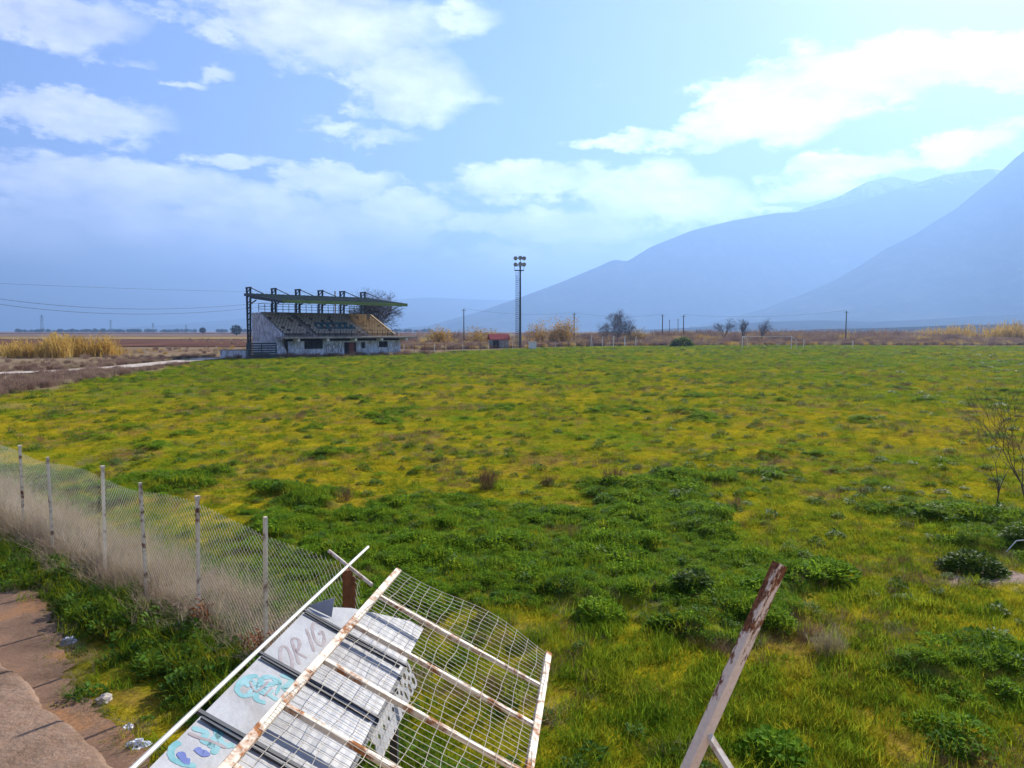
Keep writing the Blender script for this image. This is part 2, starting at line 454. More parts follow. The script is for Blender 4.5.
M['twig'] = plant_mat('brown_dry_twigs', [(.25, (.09, .05, .03)), (.5, (.17, .095, .055)), (.75, (.26, .16, .09))], 1.0, .2, .9, .0)
M['purple_twig'] = plant_mat('purplish_dry_brush', [(.25, (.15, .085, .06)), (.5, (.25, .155, .11)), (.75, (.36, .25, .18))], .05, .25, .9, .1)
M['reed'] = plant_mat('golden_reed', [(.25, (.34, .17, .03)), (.5, (.52, .29, .06)), (.75, (.66, .43, .13))], .4, .4, .8, .0)
M['bark'] = mottled('grey_bark', (.06, .045, .04), (.13, .1, .085), 3, .95, world=True)

PROTO = {}
def collection(name):
    c = bpy.data.collections.new(name); return c       # holds the growing forms of one kind; scattered below
def proto(cname, leafy, mat):
    if cname not in PROTO: PROTO[cname] = collection(cname)
    i = len(PROTO[cname].objects)
    o = bpy.data.objects.new('%s_form_%02d' % (cname, i), leafy.mesh(cname, mat)); PROTO[cname].objects.link(o)
U = random.uniform
def turf(n, r, l0, l1, w, lean, curl):
    L = Leafy()
    for _ in range(n):
        a = U(0, 6.28); q = r * math.sqrt(U(0, 1)); b = U(0, 6.28)
        L.blade((q * math.cos(a), q * math.sin(a), -.01), b, U(l0, l1), w * U(.7, 1.3), U(0, lean), U(.2, curl))
    return L
def weedclump(n, r, h, l0, l1):
    L = Leafy()
    for _ in range(n):
        a = U(0, 6.28); q = r * math.sqrt(U(0, 1)); z = h * (1 - (q / r) ** 2) * U(.25, 1)
        L.leaf((q * math.cos(a), q * math.sin(a), z), a + U(-1.2, 1.2), U(-.2, .9), U(l0, l1), U(l0, l1) * .8)
    for _ in range(n // 4):
        a = U(0, 6.28); L.blade((U(-r, r) * .6, U(-r, r) * .6, 0), a, h * U(.9, 1.5), .008, U(0, .5), .5)
    return L
for _ in range(4): proto('grass_short', turf(46, .2, .04, .10, .008, 1.0, 1.0), M['moss'])
for _ in range(4): proto('grass_short', turf(50, .2, .06, .14, .008, .9, 1.2), M['grass'])
for _ in range(4): proto('grass_long', turf(60, .17, .14, .34, .009, .55, 1.5), M['grass'])
for _ in range(4): proto('grass_weed', weedclump(120, .21, .15, .028, .062), M['weed'])
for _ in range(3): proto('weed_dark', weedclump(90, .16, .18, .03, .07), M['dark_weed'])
for _ in range(3): proto('straw', turf(40, .2, .15, .38, .005, 1.1, .8), M['straw'])
def twigs(n, h, r, tiny=3, w=.006):
    L = Leafy()
    for _ in range(n):
        a = U(0, 6.28); le = U(.05, .8); l = h * U(.5, 1)
        b = (U(-r, r), U(-r, r), 0)
        L.blade(b, a, l, w, le, U(-.3, .4), 2)
        for k in range(tiny):
            f = U(.35, .9); p = (b[0] + math.cos(a) * math.sin(le) * l * f, b[1] + math.sin(a) * math.sin(le) * l * f, math.cos(le) * l * f)
            L.blade(p, U(0, 6.28), l * U(.15, .35), w * .8, U(.2, 1.1), .3, 2)
    return L
for _ in range(3): proto('twiggy', twigs(26, .4, .12), M['twig'])

# order inside the grass collection is alphabetical: long 0-3, short moss 4-7, short green 8-11, weed 12-15, straw, twiggy
GRASS = collection('grass_forms')
allp = []
for cn in ('grass_long', 'grass_short', 'grass_weed', 'straw', 'twiggy', 'weed_dark'):
    for o in PROTO[cn].objects: allp.append(o)
for i, o in enumerate(allp):
    o.name = 'form_%03d' % i; GRASS.objects.link(o)
IX = dict(long=(0, 4), moss=(4, 8), short=(8, 12), weed=(12, 16), straw=(16, 19), twig=(19, 22), dark=(22, 25))

def scatter(name, coll, xyz, scale, rot, idx, label, cat=None):
    me = bpy.data.meshes.new(name); N = len(xyz)
    me.vertices.add(N); me.vertices.foreach_set('co', np.asarray(xyz, np.float32).reshape(-1))
    me.attributes.new('sc', 'FLOAT_VECTOR', 'POINT').data.foreach_set('vector', np.asarray(scale, np.float32).reshape(-1))
    me.attributes.new('rt', 'FLOAT_VECTOR', 'POINT').data.foreach_set('vector', np.asarray(rot, np.float32).reshape(-1))
    me.attributes.new('ix', 'INT', 'POINT').data.foreach_set('value', np.asarray(idx, np.int32))
    o = bpy.data.objects.new(name, me); COL.objects.link(o)
    g = bpy.data.node_groups.new(name, 'GeometryNodeTree')
    g.interface.new_socket('Geometry', in_out='INPUT', socket_type='NodeSocketGeometry')
    g.interface.new_socket('Geometry', in_out='OUTPUT', socket_type='NodeSocketGeometry')
    nn = g.nodes.new
    gi, go = nn('NodeGroupInput'), nn('NodeGroupOutput')
    m2p = nn('GeometryNodeMeshToPoints'); iop = nn('GeometryNodeInstanceOnPoints'); ci = nn('GeometryNodeCollectionInfo')
    ci.inputs['Collection'].default_value = coll; ci.inputs['Separate Children'].default_value = True; ci.inputs['Reset Children'].default_value = True
    def na(nm, dt):
        q = nn('GeometryNodeInputNamedAttribute'); q.data_type = dt; q.inputs[0].default_value = nm; return q.outputs[0]
    L = g.links.new
    L(gi.outputs[0], m2p.inputs[0]); L(m2p.outputs[0], iop.inputs['Points']); L(ci.outputs[0], iop.inputs['Instance'])
    iop.inputs['Pick Instance'].default_value = True
    L(na('ix', 'INT'), iop.inputs['Instance Index'])
    L(na('rt', 'FLOAT_VECTOR'), iop.inputs['Rotation']); L(na('sc', 'FLOAT_VECTOR'), iop.inputs['Scale'])
    L(iop.outputs[0], go.inputs[0])
    md = o.modifiers.new('scatter', 'NODES'); md.node_group = g
    tag(o, label, cat, kind='stuff')
    return o

def ring_points(d0, d1, dens, half=math.radians(41)):
    n = int(half * (d1 * d1 - d0 * d0) * dens)
    a = rng.uniform(-half, half, n); d = np.sqrt(rng.uniform(d0 * d0, d1 * d1, n))
    return d * np.sin(a), d * np.cos(a)

# polygons free of grass: the bare path and the low concrete step (filled below)
path_px = [(-60, 604), (-20, 594), (12, 589), (34, 592), (44, 604), (52, 622), (60, 640), (66, 662), (70, 684), (96, 716), (128, 735), (160, 775), (60, 790), (-80, 700)]
path_c = [at_z(a, b, .03) for a, b in path_px]; path_xy = []
for i in range(len(path_c)):
    for q in range(8):
        p_ = path_c[i].lerp(path_c[(i + 1) % len(path_c)], q / 8); path_xy.append(p_ + Vector((random.gauss(0, .035), random.gauss(0, .035), 0)))
def in_poly(x, y, poly):
    ins = np.zeros(x.shape, bool); n = len(poly)
    for i in range(n):
        x1, y1 = poly[i][0], poly[i][1]; x2, y2 = poly[(i + 1) % n][0], poly[(i + 1) % n][1]
        ins ^= ((y1 > y) != (y2 > y)) & (x < (x2 - x1) * (y - y1) / (y2 - y1 + 1e-12) + x1)
    return ins

GX, GS, GR, GI = [], [], [], []
def add_grass(x, y, s, kind, sz=None, tilt=.1):
    n = len(x)
    if n == 0: return
    lo, hi = IX[kind]
    GX.append(np.stack([x, y, ground_z(x, y)], -1))
    s = np.broadcast_to(s, (n,)) * rng.uniform(.7, 1.35, n)
    GS.append(np.stack([s, s, s * (sz if sz is not None else 1) * rng.uniform(.75, 1.25, n)], -1))
    GR.append(np.stack([rng.normal(0, tilt, n), rng.normal(0, tilt, n), rng.uniform(0, 6.28, n)], -1))
    GI.append(rng.integers(lo, hi, n))
for d0, d1, dens, s in ((4.2, 9, 80, .8), (9, 16, 58, .85), (16, 26, 34, 1.0), (26, 42, 18, 1.2), (42, 75, 7.5, 1.65), (75, 125, 2.8, 2.3), (125, 225, .95, 3.2)):
    x, y = ring_points(d0, d1, dens)
    keep = in_meadow(x, y) + (fbm(x * .12, y * .12, 5) - .5) * 9 > 0
    wx, wy = x + (fbm(x * 3, y * 3, 61, 3) - .5) * .8, y + (fbm(x * 3, y * 3, 62, 3) - .5) * .8
    keep &= ~in_poly(wx, wy, path_xy) & (bare_mask(x, y) < .5)
    x, y = x[keep], y[keep]
    lu = lush_mask(x, y) * (fence_off(x, y) > -.2); d = np.hypot(x, y); off = fence_off(x, y)
    dry = fbm(x * .5, y * .5, 77, 4); fg = (1 - sstep(8.5, 12.5, d)) * sstep(-1, 1.5, x)
    hz = .8 if d0 < 16 else (.62 if d0 < 75 else .55)
    u = rng.uniform(0, 1, len(x)); front = off < -.1
    lush = u < lu * .95
    shade_strip = front & (off > -.75 - 1.0 * (fbm(x * .9, y * .9, 58, 3) - .4)) & (u < .8)
    longg = (~lush & (u < .10 + .55 * fg * sstep(.3, .6, fbm(x * .8, y * .8, 55, 3)))) | shade_strip
    weed = lush & ~shade_strip & (rng.uniform(0, 1, len(x)) < .7); lg2 = lush & ~weed & ~shade_strip
    rest = ~lush & ~longg
    pdry = sstep(.58 - .13 * fg, .66 - .10 * fg, dry) * (.35 + .5 * fg)
    isdry = rest & (rng.uniform(0, 1, len(x)) < pdry)
    rest_dot = rest & (rng.uniform(0, 1, len(x)) < .05 - .02 * sstep(20, 40, d))
    tw = isdry & (rng.uniform(0, 1, len(x)) < .45)
    rest &= ~isdry & ~rest_dot
    dk = rest_dot & (rng.uniform(0, 1, len(x)) < .6); dt = rest_dot & ~dk
    rich = .5 * fbm(x * .055, y * .085, 93, 3) + .5 * fbm(x * .25, y * .25, 91, 4) - .25 * (off < -1.1) + .12 * sstep(50, 100, d) - .10 * sstep(18, 24, d) * (1 - sstep(42, 70, d))
    gshort = rest & (rng.uniform(0, 1, len(x)) < sstep(.44, .57, rich))
    moss = rest & ~gshort
    low = np.where(off < -.8, .6, 1.0)
    thin = rng.uniform(0, 1, len(x)) < .5
    add_grass(x[dk], y[dk], s * .9, 'dark', hz * 1.1); add_grass(x[dt], y[dt], s * .7, 'twig', hz * 1.1)
    cl = (.6 + .55 * sstep(.35, .7, fbm(x * 1.5, y * 1.5, 57, 2))) * (1 - .3 * sstep(20, 32, d)); wd = weed & (rng.uniform(0, 1, len(x)) < .12); wl = weed & ~wd
    add_grass(x[wl], y[wl], s * cl[wl], 'weed', hz * 1.1)
    add_grass(x[wd], y[wd], s * cl[wd], 'dark', hz * 1.1)
    add_grass(x[lg2], y[lg2], s * cl[lg2], 'long', hz * .9)
    fs_ = longg & shade_strip & (off > -1.3)
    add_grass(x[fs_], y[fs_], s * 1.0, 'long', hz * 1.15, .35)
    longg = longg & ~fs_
    fd_ = fs_ & (rng.uniform(0, 1, len(x)) < .6); add_grass(x[fd_], y[fd_], s * 1.2, 'dark', hz * 1.3, .2)  # darker weeds planted here stand in for shade from the fence stems
    add_grass(x[longg], y[longg], s, 'long', hz * (.75 if d0 < 16 else .6), .25)
    add_grass(x[isdry & ~tw], y[isdry & ~tw], s * .8, 'straw', hz * .8, .3)
    add_grass(x[tw], y[tw], s * .8, 'twig', hz * .8, .2)
    add_grass(x[gshort], y[gshort], s * low[gshort], 'short', hz * 1.1)
    add_grass(x[moss & thin], y[moss & thin], s * low[moss & thin], 'moss', hz * 1.0)
n = 420; ii = rng.integers(0, len(path_xy) * 11 // 14, n)
px_ = np.array([path_xy[i].x for i in ii]) + rng.normal(0, .1, n); py_ = np.array([path_xy[i].y for i in ii]) + rng.normal(0, .1, n)
kk = rng.integers(0, 3, n)
for q, kd in enumerate(('moss', 'straw', 'short')): add_grass(px_[kk == q], py_[kk == q], .6, kd, .6, .3)
scatter('grass', GRASS, np.concatenate(GX), np.concatenate(GS), np.concatenate(GR), np.concatenate(GI),
        'uneven meadow of yellow green moss, grass and weeds covering the old pitch', 'grass')

# dead pale stems along the wire fence
DEAD = collection('dead_stem_forms')
for i in range(5):
    L = turf(46, .24, .35, 1.0, .005, .75, .7)
    if i > 2: L = twigs(16, .9, .1, 7, .006)
    o = bpy.data.objects.new('stem_%02d' % i, L.mesh('dead_stems', M['straw_pink'])); DEAD.objects.link(o)
n = 1020
al = rng.uniform(-5.5, (fb - fa).length + 1.9, n); of = rng.normal(.12, .2, n) + rng.uniform(-.1, .6, n)
x = fa.x + fdir.x * al + fnor.x * of; y = fa.y + fdir.y * al + fnor.y * of
hh = (.35 + .8 * fbm(al * .6, of * .1, 6, 3)) * (1.12 - .35 * sstep(4, 8.5, al))
kp = rng.uniform(0, 1, n) < 1 - .55 * sstep(5.5, 8, al)
scatter('dead_grass', DEAD, np.stack([x, y, ground_z(x, y)], -1)[kp], np.stack([np.full(n, 1.0), np.full(n, 1.0), hh * 1.15 * rng.uniform(.5, 1.2, n)], -1)[kp],
        np.stack([rng.normal(0, .28, n), rng.normal(0, .28, n), rng.uniform(0, 6.28, n)], -1)[kp], rng.integers(0, 5, n)[kp],
        'pale pinkish dead grass standing along the chain link fence', 'dead grass')

# dry weeds beside the track and along the far edge of the pitch
BR = collection('brush_forms')
for i in range(4):
    o = bpy.data.objects.new('brush_%02d' % i, twigs(90, 1.2, .55, 4, .03).mesh('brush', M['purple_twig'])); BR.objects.link(o)
for i in range(4, 7):
    o = bpy.data.objects.new('brush_%02d' % i, turf(110, .6, .5, 1.1, .03, .5, .5).mesh('brush', M['straw_pink'])); BR.objects.link(o)
for i in range(7, 9):
    o = bpy.data.objects.new('brush_%02d' % i, turf(110, .6, .5, 1.2, .04, .5, .5).mesh('brush', M['reed'])); BR.objects.link(o)
def brush(x, y, h, pick, name, label, cat):
    n = len(x); r = rng.uniform(.7, 1.4, n)
    scatter(name, BR, np.stack([x, y, np.zeros(n)], -1), np.stack([h * r, h * r, h * r * .9], -1),
            np.stack([np.zeros(n), np.zeros(n), rng.uniform(0, 6.28, n)], -1), pick, label, cat)
n = 2600
q = rng.uniform(0, 1, n); d = rng.uniform(44, 118, n)
xl = np.interp(d, [20, 46, 70, 100, 125], [-22, -33, -37, -42, -36])
x = xl - rng.exponential(5, n) + 1.2
for p, nn_ in ctr:
    pass
tx = np.interp(d, sorted([p.y for p, _ in ctr]), [p.x for p, _ in sorted(ctr, key=lambda a: a[0].y)])
k = (np.abs(x - tx) > 2.8) & ~((x > tx) & (x < tx + 9) & (rng.uniform(0, 1, n) < .75)) & (x > -1.05 * d - 4)
brush(x[k], d[k], (.3 + .35 * fbm(x * .1, d * .1, 8))[k], np.where(rng.uniform(0, 1, n) < .6, rng.integers(0, 4, n), rng.integers(4, 7, n))[k],
      'dry_weeds', 'brown and purplish dry weeds bordering the pale track beside the pitch', 'dry weeds')
n = 1500
d = rng.uniform(128, 420, n); x = np.tan(rng.uniform(math.radians(-41), math.radians(-13), n)) * d
k = fbm(x * .03, d * .012, 66, 3) > .47
brush(x[k], d[k], (.35 + .5 * fbm(x * .1, d * .1, 8))[k], rng.integers(0, 9, n)[k], 'dry_weeds', 'scattered dry weeds on the brown plain behind the golden reeds', 'dry weeds')
n = 260
f = rng.uniform(-.15, 1.25, n); x = -34.5 + 16.5 * f + rng.normal(0, .5, n); d = 108.5 + 16.5 * f + rng.normal(0, .7, n)
brush(x, d, rng.uniform(.3, .8, n), rng.integers(0, 7, n), 'dry_weeds', 'brown dry weeds growing along the front wall of the grandstand', 'dry weeds')
n = 6500
a = rng.uniform(math.radians(-12), math.radians(42), n)
far = np.interp(np.tan(a), [-.35, -.15, 0, .12, .3, .95], [122, 145, 172, 196, 206, 200])
d = (far + 3 + rng.exponential(34, n)) 
x = np.tan(a) * d
k = (x > -19) | (d > 165)
bn = sstep(.36, .66, fbm(x * .045, d * .02, 15, 3))
hgt = .5 + .9 * fbm(x * .09, d * .05, 14) + (.5 + 2.2 * bn) * sstep(212, 280, d)
pk = np.where(rng.uniform(0, 1, n) < .6, rng.integers(0, 4, n), np.where(rng.uniform(0, 1, n) < .55, rng.integers(4, 7, n), rng.integers(7, 9, n)))
brush(x[k], d[k], hgt[k], pk[k], 'brush', 'belt of brown and straw coloured brush closing the far side of the pitch', 'brush')

# far line of trees on the plain
FT = collection('far_tree_forms')
M['far_leaf'] = mottled('far_tree_foliage', (.02, .03, .02), (.05, .055, .035), .2, .95, world=True, spec=0)
for i in range(4):
    L = Leafy()
    for _ in range(160):
        v = Vector((random.gauss(0, 1), random.gauss(0, 1), random.gauss(0, 1))); v.normalize(); v *= U(.3, 1) ** .6
        L.leaf((v.x * 3, v.y * 3, 4.5 + v.z * 3.8), U(0, 6.28), U(-1, 1), 1.7, 1.3)
    L.blade((0, 0, 0), 0, 5, .6, 0, 0)
    o = bpy.data.objects.new('far_tree_%02d' % i, L.mesh('far_tree', M['far_leaf'])); FT.objects.link(o)
n = 520
a = np.arctan((rng.uniform(-40, 440, n) - 512) / F); d = rng.uniform(1900, 2700, n)
kp = fbm(a * 45, d * 0, 33, 3) > .38
x, y = np.tan(a) * d, d
s = rng.uniform(.5, 1.3, n)
scatter('far_trees', FT, np.stack([x, y, np.zeros(n)], -1)[kp], np.stack([s * 1.6, s * 1.6, s], -1)[kp],
        np.stack([np.zeros(n), np.zeros(n), rng.uniform(0, 6, n)], -1)[kp], rng.integers(0, 4, n)[kp],
        'dark blue line of distant trees along the horizon of the plain', 'trees')

# ------------------------------------------------------------------ individual plants
def leafy_weed(px, py, r, h, label, n=420, mat='dark_weed'):
    p = at_z(px, py); z = gz(p.x, p.y)
    L = weedclump(int(n * 1.8), r, h, .045, .10)
    o = link('leafy_weed', L.mesh('leafy_weed', M[mat]), None); o.location = (p.x, p.y, z - .02); o.rotation_euler = (0, 0, U(0, 6))
    tag(o, label, 'weed', 'leafy weeds in the meadow')
leafy_weed(972, 572, .52, .34, 'dark leafy weed spreading beside a bare pinkish patch and white pipe', 620)
leafy_weed(1022, 548, .4, .5, 'dark leafy weed growing around the bent white pipe', 420)
leafy_weed(694, 600, .38, .27, 'dark rounded weed mound straight above the leaning rusty post base', 420)
leafy_weed(826, 578, .5, .2, 'low spreading weed just beyond the top of the leaning rusty post', 420, 'weed')
leafy_weed(668, 632, .3, .2, 'small weed mound nearest the leaning rusty post', 320, 'weed')
leafy_weed(600, 622, .36, .3, 'dark green weed mound closest to the mesh panel corner', 320, 'weed')
leafy_weed(757, 603, .28, .2, 'flat weed half hidden behind the tip of the leaning post', 220, 'weed')
leafy_weed(775, 758, .34, .22, 'broad pale green weed at the foot of the leaning post', 260, 'weed')
def dry_bush(px, py, w, h, label, mat='twig', n=60):
    p = at_z(px, py); z = gz(p.x, p.y)
    L = twigs(n, h * 1.1, w * .22, 6, .006)
    o = link('dry_bush', L.mesh('dry_bush', M[mat]), None); o.location = (p.x, p.y, z); tag(o, label, 'dry bush', 'dry bushes in the meadow')
dry_bush(487, 488, .8, .62, 'largest brown dry bush at the near edge of the yellow moss', n=170)
dry_bush(548, 484, .7, .32, 'flat brown dry bush between two taller dry bushes', n=90)
dry_bush(612, 482, .9, .5, 'wide brown dry bush at the end of the row of three', n=130)
dry_bush(345, 502, .7, .4, 'brown dry bush standing alone on the fence side of the meadow', n=90)
dry_bush(665, 472, .6, .3, 'small pale dry bush behind the wide brown one', 'straw', 70)
dry_bush(828, 658, .7, .3, 'tangled grey dead bush lying in the grass beside the leaning post', 'straw', 160)
dry_bush(300, 418, .8, .35, 'brown dry tuft far out on the mossy part in front of the grandstand', n=80)
dry_bush(735, 508, .9, .3, 'brown dry bush on the lush green weeds', n=80)

def tree(name, loc, h, spread, label, cat, group=None, depth=5, r0=None, mat='bark', twig='twig', seed=0, fork=3, lean=(0, 0)):
    rnd = random.Random(seed); root = empty(name, loc, label, cat, group)
    tk, cr = MB(), MB(); r0 = r0 or h * .022; rmin = h * (.0013 if h > 5 else .0008)
    def grow(p, d, l, r, lev, mb):
        pts = [p]; q = Vector(p); dd = Vector(d)
        for i in range(3):
            dd = (dd + Vector((rnd.gauss(0, .13), rnd.gauss(0, .13), rnd.gauss(.03, .08)))).normalized(); q = q + dd * l / 3; pts.append(q.copy())
        r = max(r, rmin); mb.tube(pts, [r, max(rmin, r * .86), max(rmin, r * .74), max(rmin, r * .6)], 5 if lev < 2 else 3, cap=False)
        if lev >= depth: return
        for k in range(fork if lev else fork + 1):
            a = rnd.uniform(0, 6.28); tl = rnd.uniform(.3, .85) * spread
            ax = dd.orthogonal().normalized(); ax = Matrix.Rotation(a, 3, dd) @ ax
            nd = (Matrix.Rotation(tl, 3, ax) @ dd).normalized()
            s = pts[rnd.choice((1, 2, 3, 3))] if lev else pts[rnd.choice((2, 3, 3))]
            grow(s, nd, l * rnd.uniform(.66, .9), r * .58, lev + 1, cr)
    grow(Vector((0, 0, -.1)), Vector((lean[0], lean[1], 1)).normalized(), h * .3, r0, 0, tk)
    tk.build('trunk', M[mat], root, True, fix=False); cr.build('crown', M['bark'], root, True, fix=False)
    return root
def gp(px, d): return Vector(((px - 512) / F * d, d, 0))
tree('bare_tree', gp(389, 165), 13, 1.15, 'tall bare winter tree rising behind the end of the grandstand', 'tree', 'bare trees beyond the pitch', 6, .36, seed=5, fork=4)
tree('bare_tree', gp(617, 230), 10, 1.4, 'wide bare tree between the golden bush and the twin poles', 'tree', 'bare trees beyond the pitch', 6, .16, seed=8, twig='twig', fork=4)
tree('bare_tree', gp(725, 250), 7.5, .75, 'small bare tree whose crown leans, first of three by the goal', 'tree', 'bare trees beyond the pitch', 6, .2, seed=12, lean=(.25, 0))
tree('bare_tree', gp(743, 240), 8, .7, 'small bare tree behind the near post of the goal', 'tree', 'bare trees beyond the pitch', 6, .2, seed=14)
tree('bare_tree', gp(761, 240), 8, .7, 'small bare tree rising over the middle of the goal crossbar', 'tree', 'bare trees beyond the pitch', 6, .2, seed=19)
p = at_z(996, 512)
tree('bare_sapling', (p.x, p.y, gz(p.x, p.y)), 2.7, .6, 'thin bare sapling with forked stem at the edge of the meadow', 'sapling', None, 4, .018, seed=23, lean=(-.35, 0), fork=2)
p = at_z(1026, 520)
tree('bare_sapling', (p.x, p.y, gz(p.x, p.y)), 3.0, .7, 'upright twiggy sapling beside the bent white pipe', 'sapling', None, 5, .022, seed=27, fork=3)
p = at_z(203, 655)
def dock(px, py, label):
    p = at_z(px, py); L = twigs(14, .5, .06, 6, .02); 
    for _ in range(60):
        L.leaf((U(-.14, .14), U(-.1, .1), U(.1, .42)), U(0, 6.28), U(-.8, .6), .09, .04)
    o = link('dried_dock', L.mesh('dried_dock', M['rust']), None); o.location = (p.x, p.y, gz(p.x, p.y)); tag(o, label, 'dried plant', 'dried dark red plants by the fence')
dock(201, 640, 'dark red dried dock plant against the fifth fence post')
dock(262, 668, 'dark red dried plant at the foot of the last pale fence post')

# golden reeds and bushes
def reed_clump(loc, w, h, label, n=260, mat='reed', group='golden reed clumps', name='reed_clump', core=None):
    L = Leafy(); sc = h / 4
    tops = [(U(-.5, .5) * w, U(-.4, .4) * w, U(.55, 1.0)) for _ in range(9)]
    for _ in range(n):
        q = random.choice(tops); x, y = q[0] + random.gauss(0, .13) * w, q[1] + random.gauss(0, .13) * w
        hh = h * q[2] * U(.45, 1.05) * (1 - .35 * min(1, (abs(x) / (w * .6)) ** 2))
        a = U(0, 6.28); L.blade((x, y, 0), a, hh, .08 * sc + .03, U(0, .4), U(.05, .7), 3)
        for k in range(4):
            f = U(.2, .85); L.blade((x, y, hh * f), U(0, 6.28), hh * U(.12, .3), .07 * sc + .03, U(.2, 1.3), U(.4, 1.4), 2)
    o = link(name, L.mesh(name, M[mat]), None); o.location = loc
    return tag(o, label, 'reeds' if name == 'reed_clump' else 'bush', group)
for px, d, w, h, lab in ((12, 118, 6, 3.0, 'low golden reed clump closest to the open end of the track'), (32, 112, 5, 3.2, 'ragged reed clump second along the track'),
                         (48, 116, 5, 4.0, 'tall golden reed clump with thin plumes against the plain'), (62, 112, 5, 4.3, 'tallest and densest golden reed clump by the track'),
                         (77, 118, 5, 3.8, 'golden reed clump just past the tallest one'), (97, 116, 5, 3.9, 'bright golden reed clump standing a little apart'),
                         (112, 120, 5, 2.6, 'low golden reed clump ending the row by the track')):
    reed_clump(gp(px, d), w, h * 1.15, lab)
M['bush'] = plant_mat('orange_brown_bush', [(.25, (.2, .085, .02)), (.5, (.4, .19, .045)), (.75, (.56, .32, .09))], .5, .5, .85, .0)
def golden_bush(px, d, w, h, label, n=900):
    L = Leafy(); hubs = [(U(-.42, .42) * w, U(-.3, .3) * w, U(.5, .8) * h, U(.16, .3) * w) for _ in range(8)]
    for _ in range(n):
        q = random.choice(hubs); v = Vector((random.gauss(0, 1), random.gauss(0, 1), random.gauss(0, 1))).normalized() * U(.3, 1) ** .5 * q[3]
        z = max(.1, q[2] * U(.35, 1) + v.z); L.leaf((q[0] + v.x, q[1] + v.y, z), U(0, 6.28), U(-.6, 1.2), U(.35, .7), U(.2, .35))
    for _ in range(n // 4):
        q = random.choice(hubs); L.blade((q[0] * .6, q[1] * .6, 0), U(0, 6.28), q[2] * U(.8, 1.35), .07, U(0, .4), U(-.2, .5), 3)
    o = link('golden_bush', L.mesh('golden_bush', M['bush'])); o.location = gp(px, d); tag(o, label, 'bush', 'golden bushes beyond the pitch')
golden_bush(440, 205, 8, 6.2, 'rounded orange brown bush beside a dark wooden pole')
golden_bush(480, 225, 11, 4.8, 'long low golden bush behind the red roofed hut')
golden_bush(545, 212, 9, 7.4, 'tall golden bush next to the floodlight mast')
golden_bush(562, 214, 9.5, 9, 'tallest golden bush in front of a wooden pole', 1100)
golden_bush(634, 235, 7, 5.4, 'orange bush at the foot of the wide bare tree', 500)
for px, d, w, h, lab in ((915, 300, 14, 3.6, 'low orange reed bed far beyond the corner of the pitch'), (945, 290, 16, 5.6, 'orange reed bed, first full height one of the far belt'),
                         (972, 285, 16, 6.4, 'orange reed bed in the middle of the far belt'), (1002, 280, 16, 6.8, 'tall orange reed bed near the foot of the steep mountain'),
                         (1030, 275, 16, 7.0, 'orange reed bed at the outer end of the far belt')):
    reed_clump(gp(px, d), w * 1.15, h * 1.5, lab, 420, 'reed', 'far reed beds')
L = Leafy()
for _ in range(700):
    v = Vector((random.gauss(0, 1), random.gauss(0, 1), abs(random.gauss(0, .8)))); v.normalize(); v *= U(.4, 1) ** .5
    L.leaf((v.x * 3.2, v.y * 1.8, v.z * 2.5), U(0, 6.28), U(-1, 1), .5, .4)
o = link('evergreen_bush', L.mesh('evergreen_bush', M['dark_weed']), None); o.location = gp(682, 190); tag(o, 'low dark evergreen bush on the pitch edge below the twin poles', 'bush')
for px, d, s_, lab in ((203.5, 900, 1.1, 'small round dark tree alone on the plain'), (237, 620, 1.35, 'round dark tree on the plain just beside the grandstand')):
    root = empty('round_tree', gp(px, d), lab, 'tree')
    L = Leafy()
    for _ in range(500):
        v = Vector((random.gauss(0, 1), random.gauss(0, 1), random.gauss(0, 1))); v.normalize(); v *= U(.3, 1) ** .5
        L.leaf((v.x * 3.4 * s_, v.y * 3.4 * s_, 5 + v.z * 3 * s_), U(0, 6.28), U(-1, 1), 1.1, .9)
    link('crown', L.mesh('crown', M['far_leaf']), None, root)
    b = MB(); b.tube([(0, 0, 0), (.1, 0, 2.5), (0, 0, 5)], [.4, .3, .15]); b.build('trunk', M['bark'], root)

# ------------------------------------------------------------------ grandstand
GSO = gp(250, 119); u45 = Vector((.7071, .7071, 0))
stand = empty('grandstand', GSO, 'old concrete grandstand with green cantilever roof on dark lattice columns', 'grandstand', None, R(45))
M['stand_white'] = None
t = NT('stained_whitewash'); v = t.obj(); n1 = t.noise(.9, v, 6, .7); n2 = t.noise(3.5, v, 5, .6, .4, (1, 1, .35))
cw = t.mix(t.ramp(n2, [(.44, 0.0), (.62, .8)]), t.ramp(n1, [(.3, (.38, .44, .52)), (.6, (.66, .7, .74))]), (.22, .2, .2)); M['stand_white'] = t.done(cw, .85)
M['stand_conc'] = mottled('stand_concrete', (.2, .17, .15), (.4, .36, .31), 1.2, .9)
M['stand_step'] = mottled('weathered_steps', (.15, .12, .1), (.3, .25, .2), 1.0, .9)
M['roof_green'] = mottled('dark_green_roof_sheet', (.012, .026, .028), (.024, .042, .042), .6, .85, spec=.05)
M['fascia'] = mottled('yellow_green_fascia', (.1, .16, .04), (.2, .26, .07), .8, .6)
M['seat_pale'] = mottled('faded_pale_seat', (.36, .31, .24), (.58, .5, .39), 1, .7)
M['seat_sunlit'] = mottled('sunlit_gold_seat', (.5, .36, .16), (.66, .5, .26), 1, .6)  # sunlight on the end block put into the seat colour
M['seat_teal'] = mottled('teal_seat', (.02, .1, .14), (.04, .16, .2), 1, .5)
M['step_sunlit'] = mottled('sunlit_gold_steps', (.36, .26, .15), (.5, .38, .23), 1, .9)  # golden tone paints the sunlit end of the stand
M['dark_open'] = mottled('dark_interior', (.012, .012, .014), (.03, .03, .03), 2, .9)
M['door_red'] = mottled('maroon_door', (.12, .03, .025), (.2, .06, .04), 2, .7)
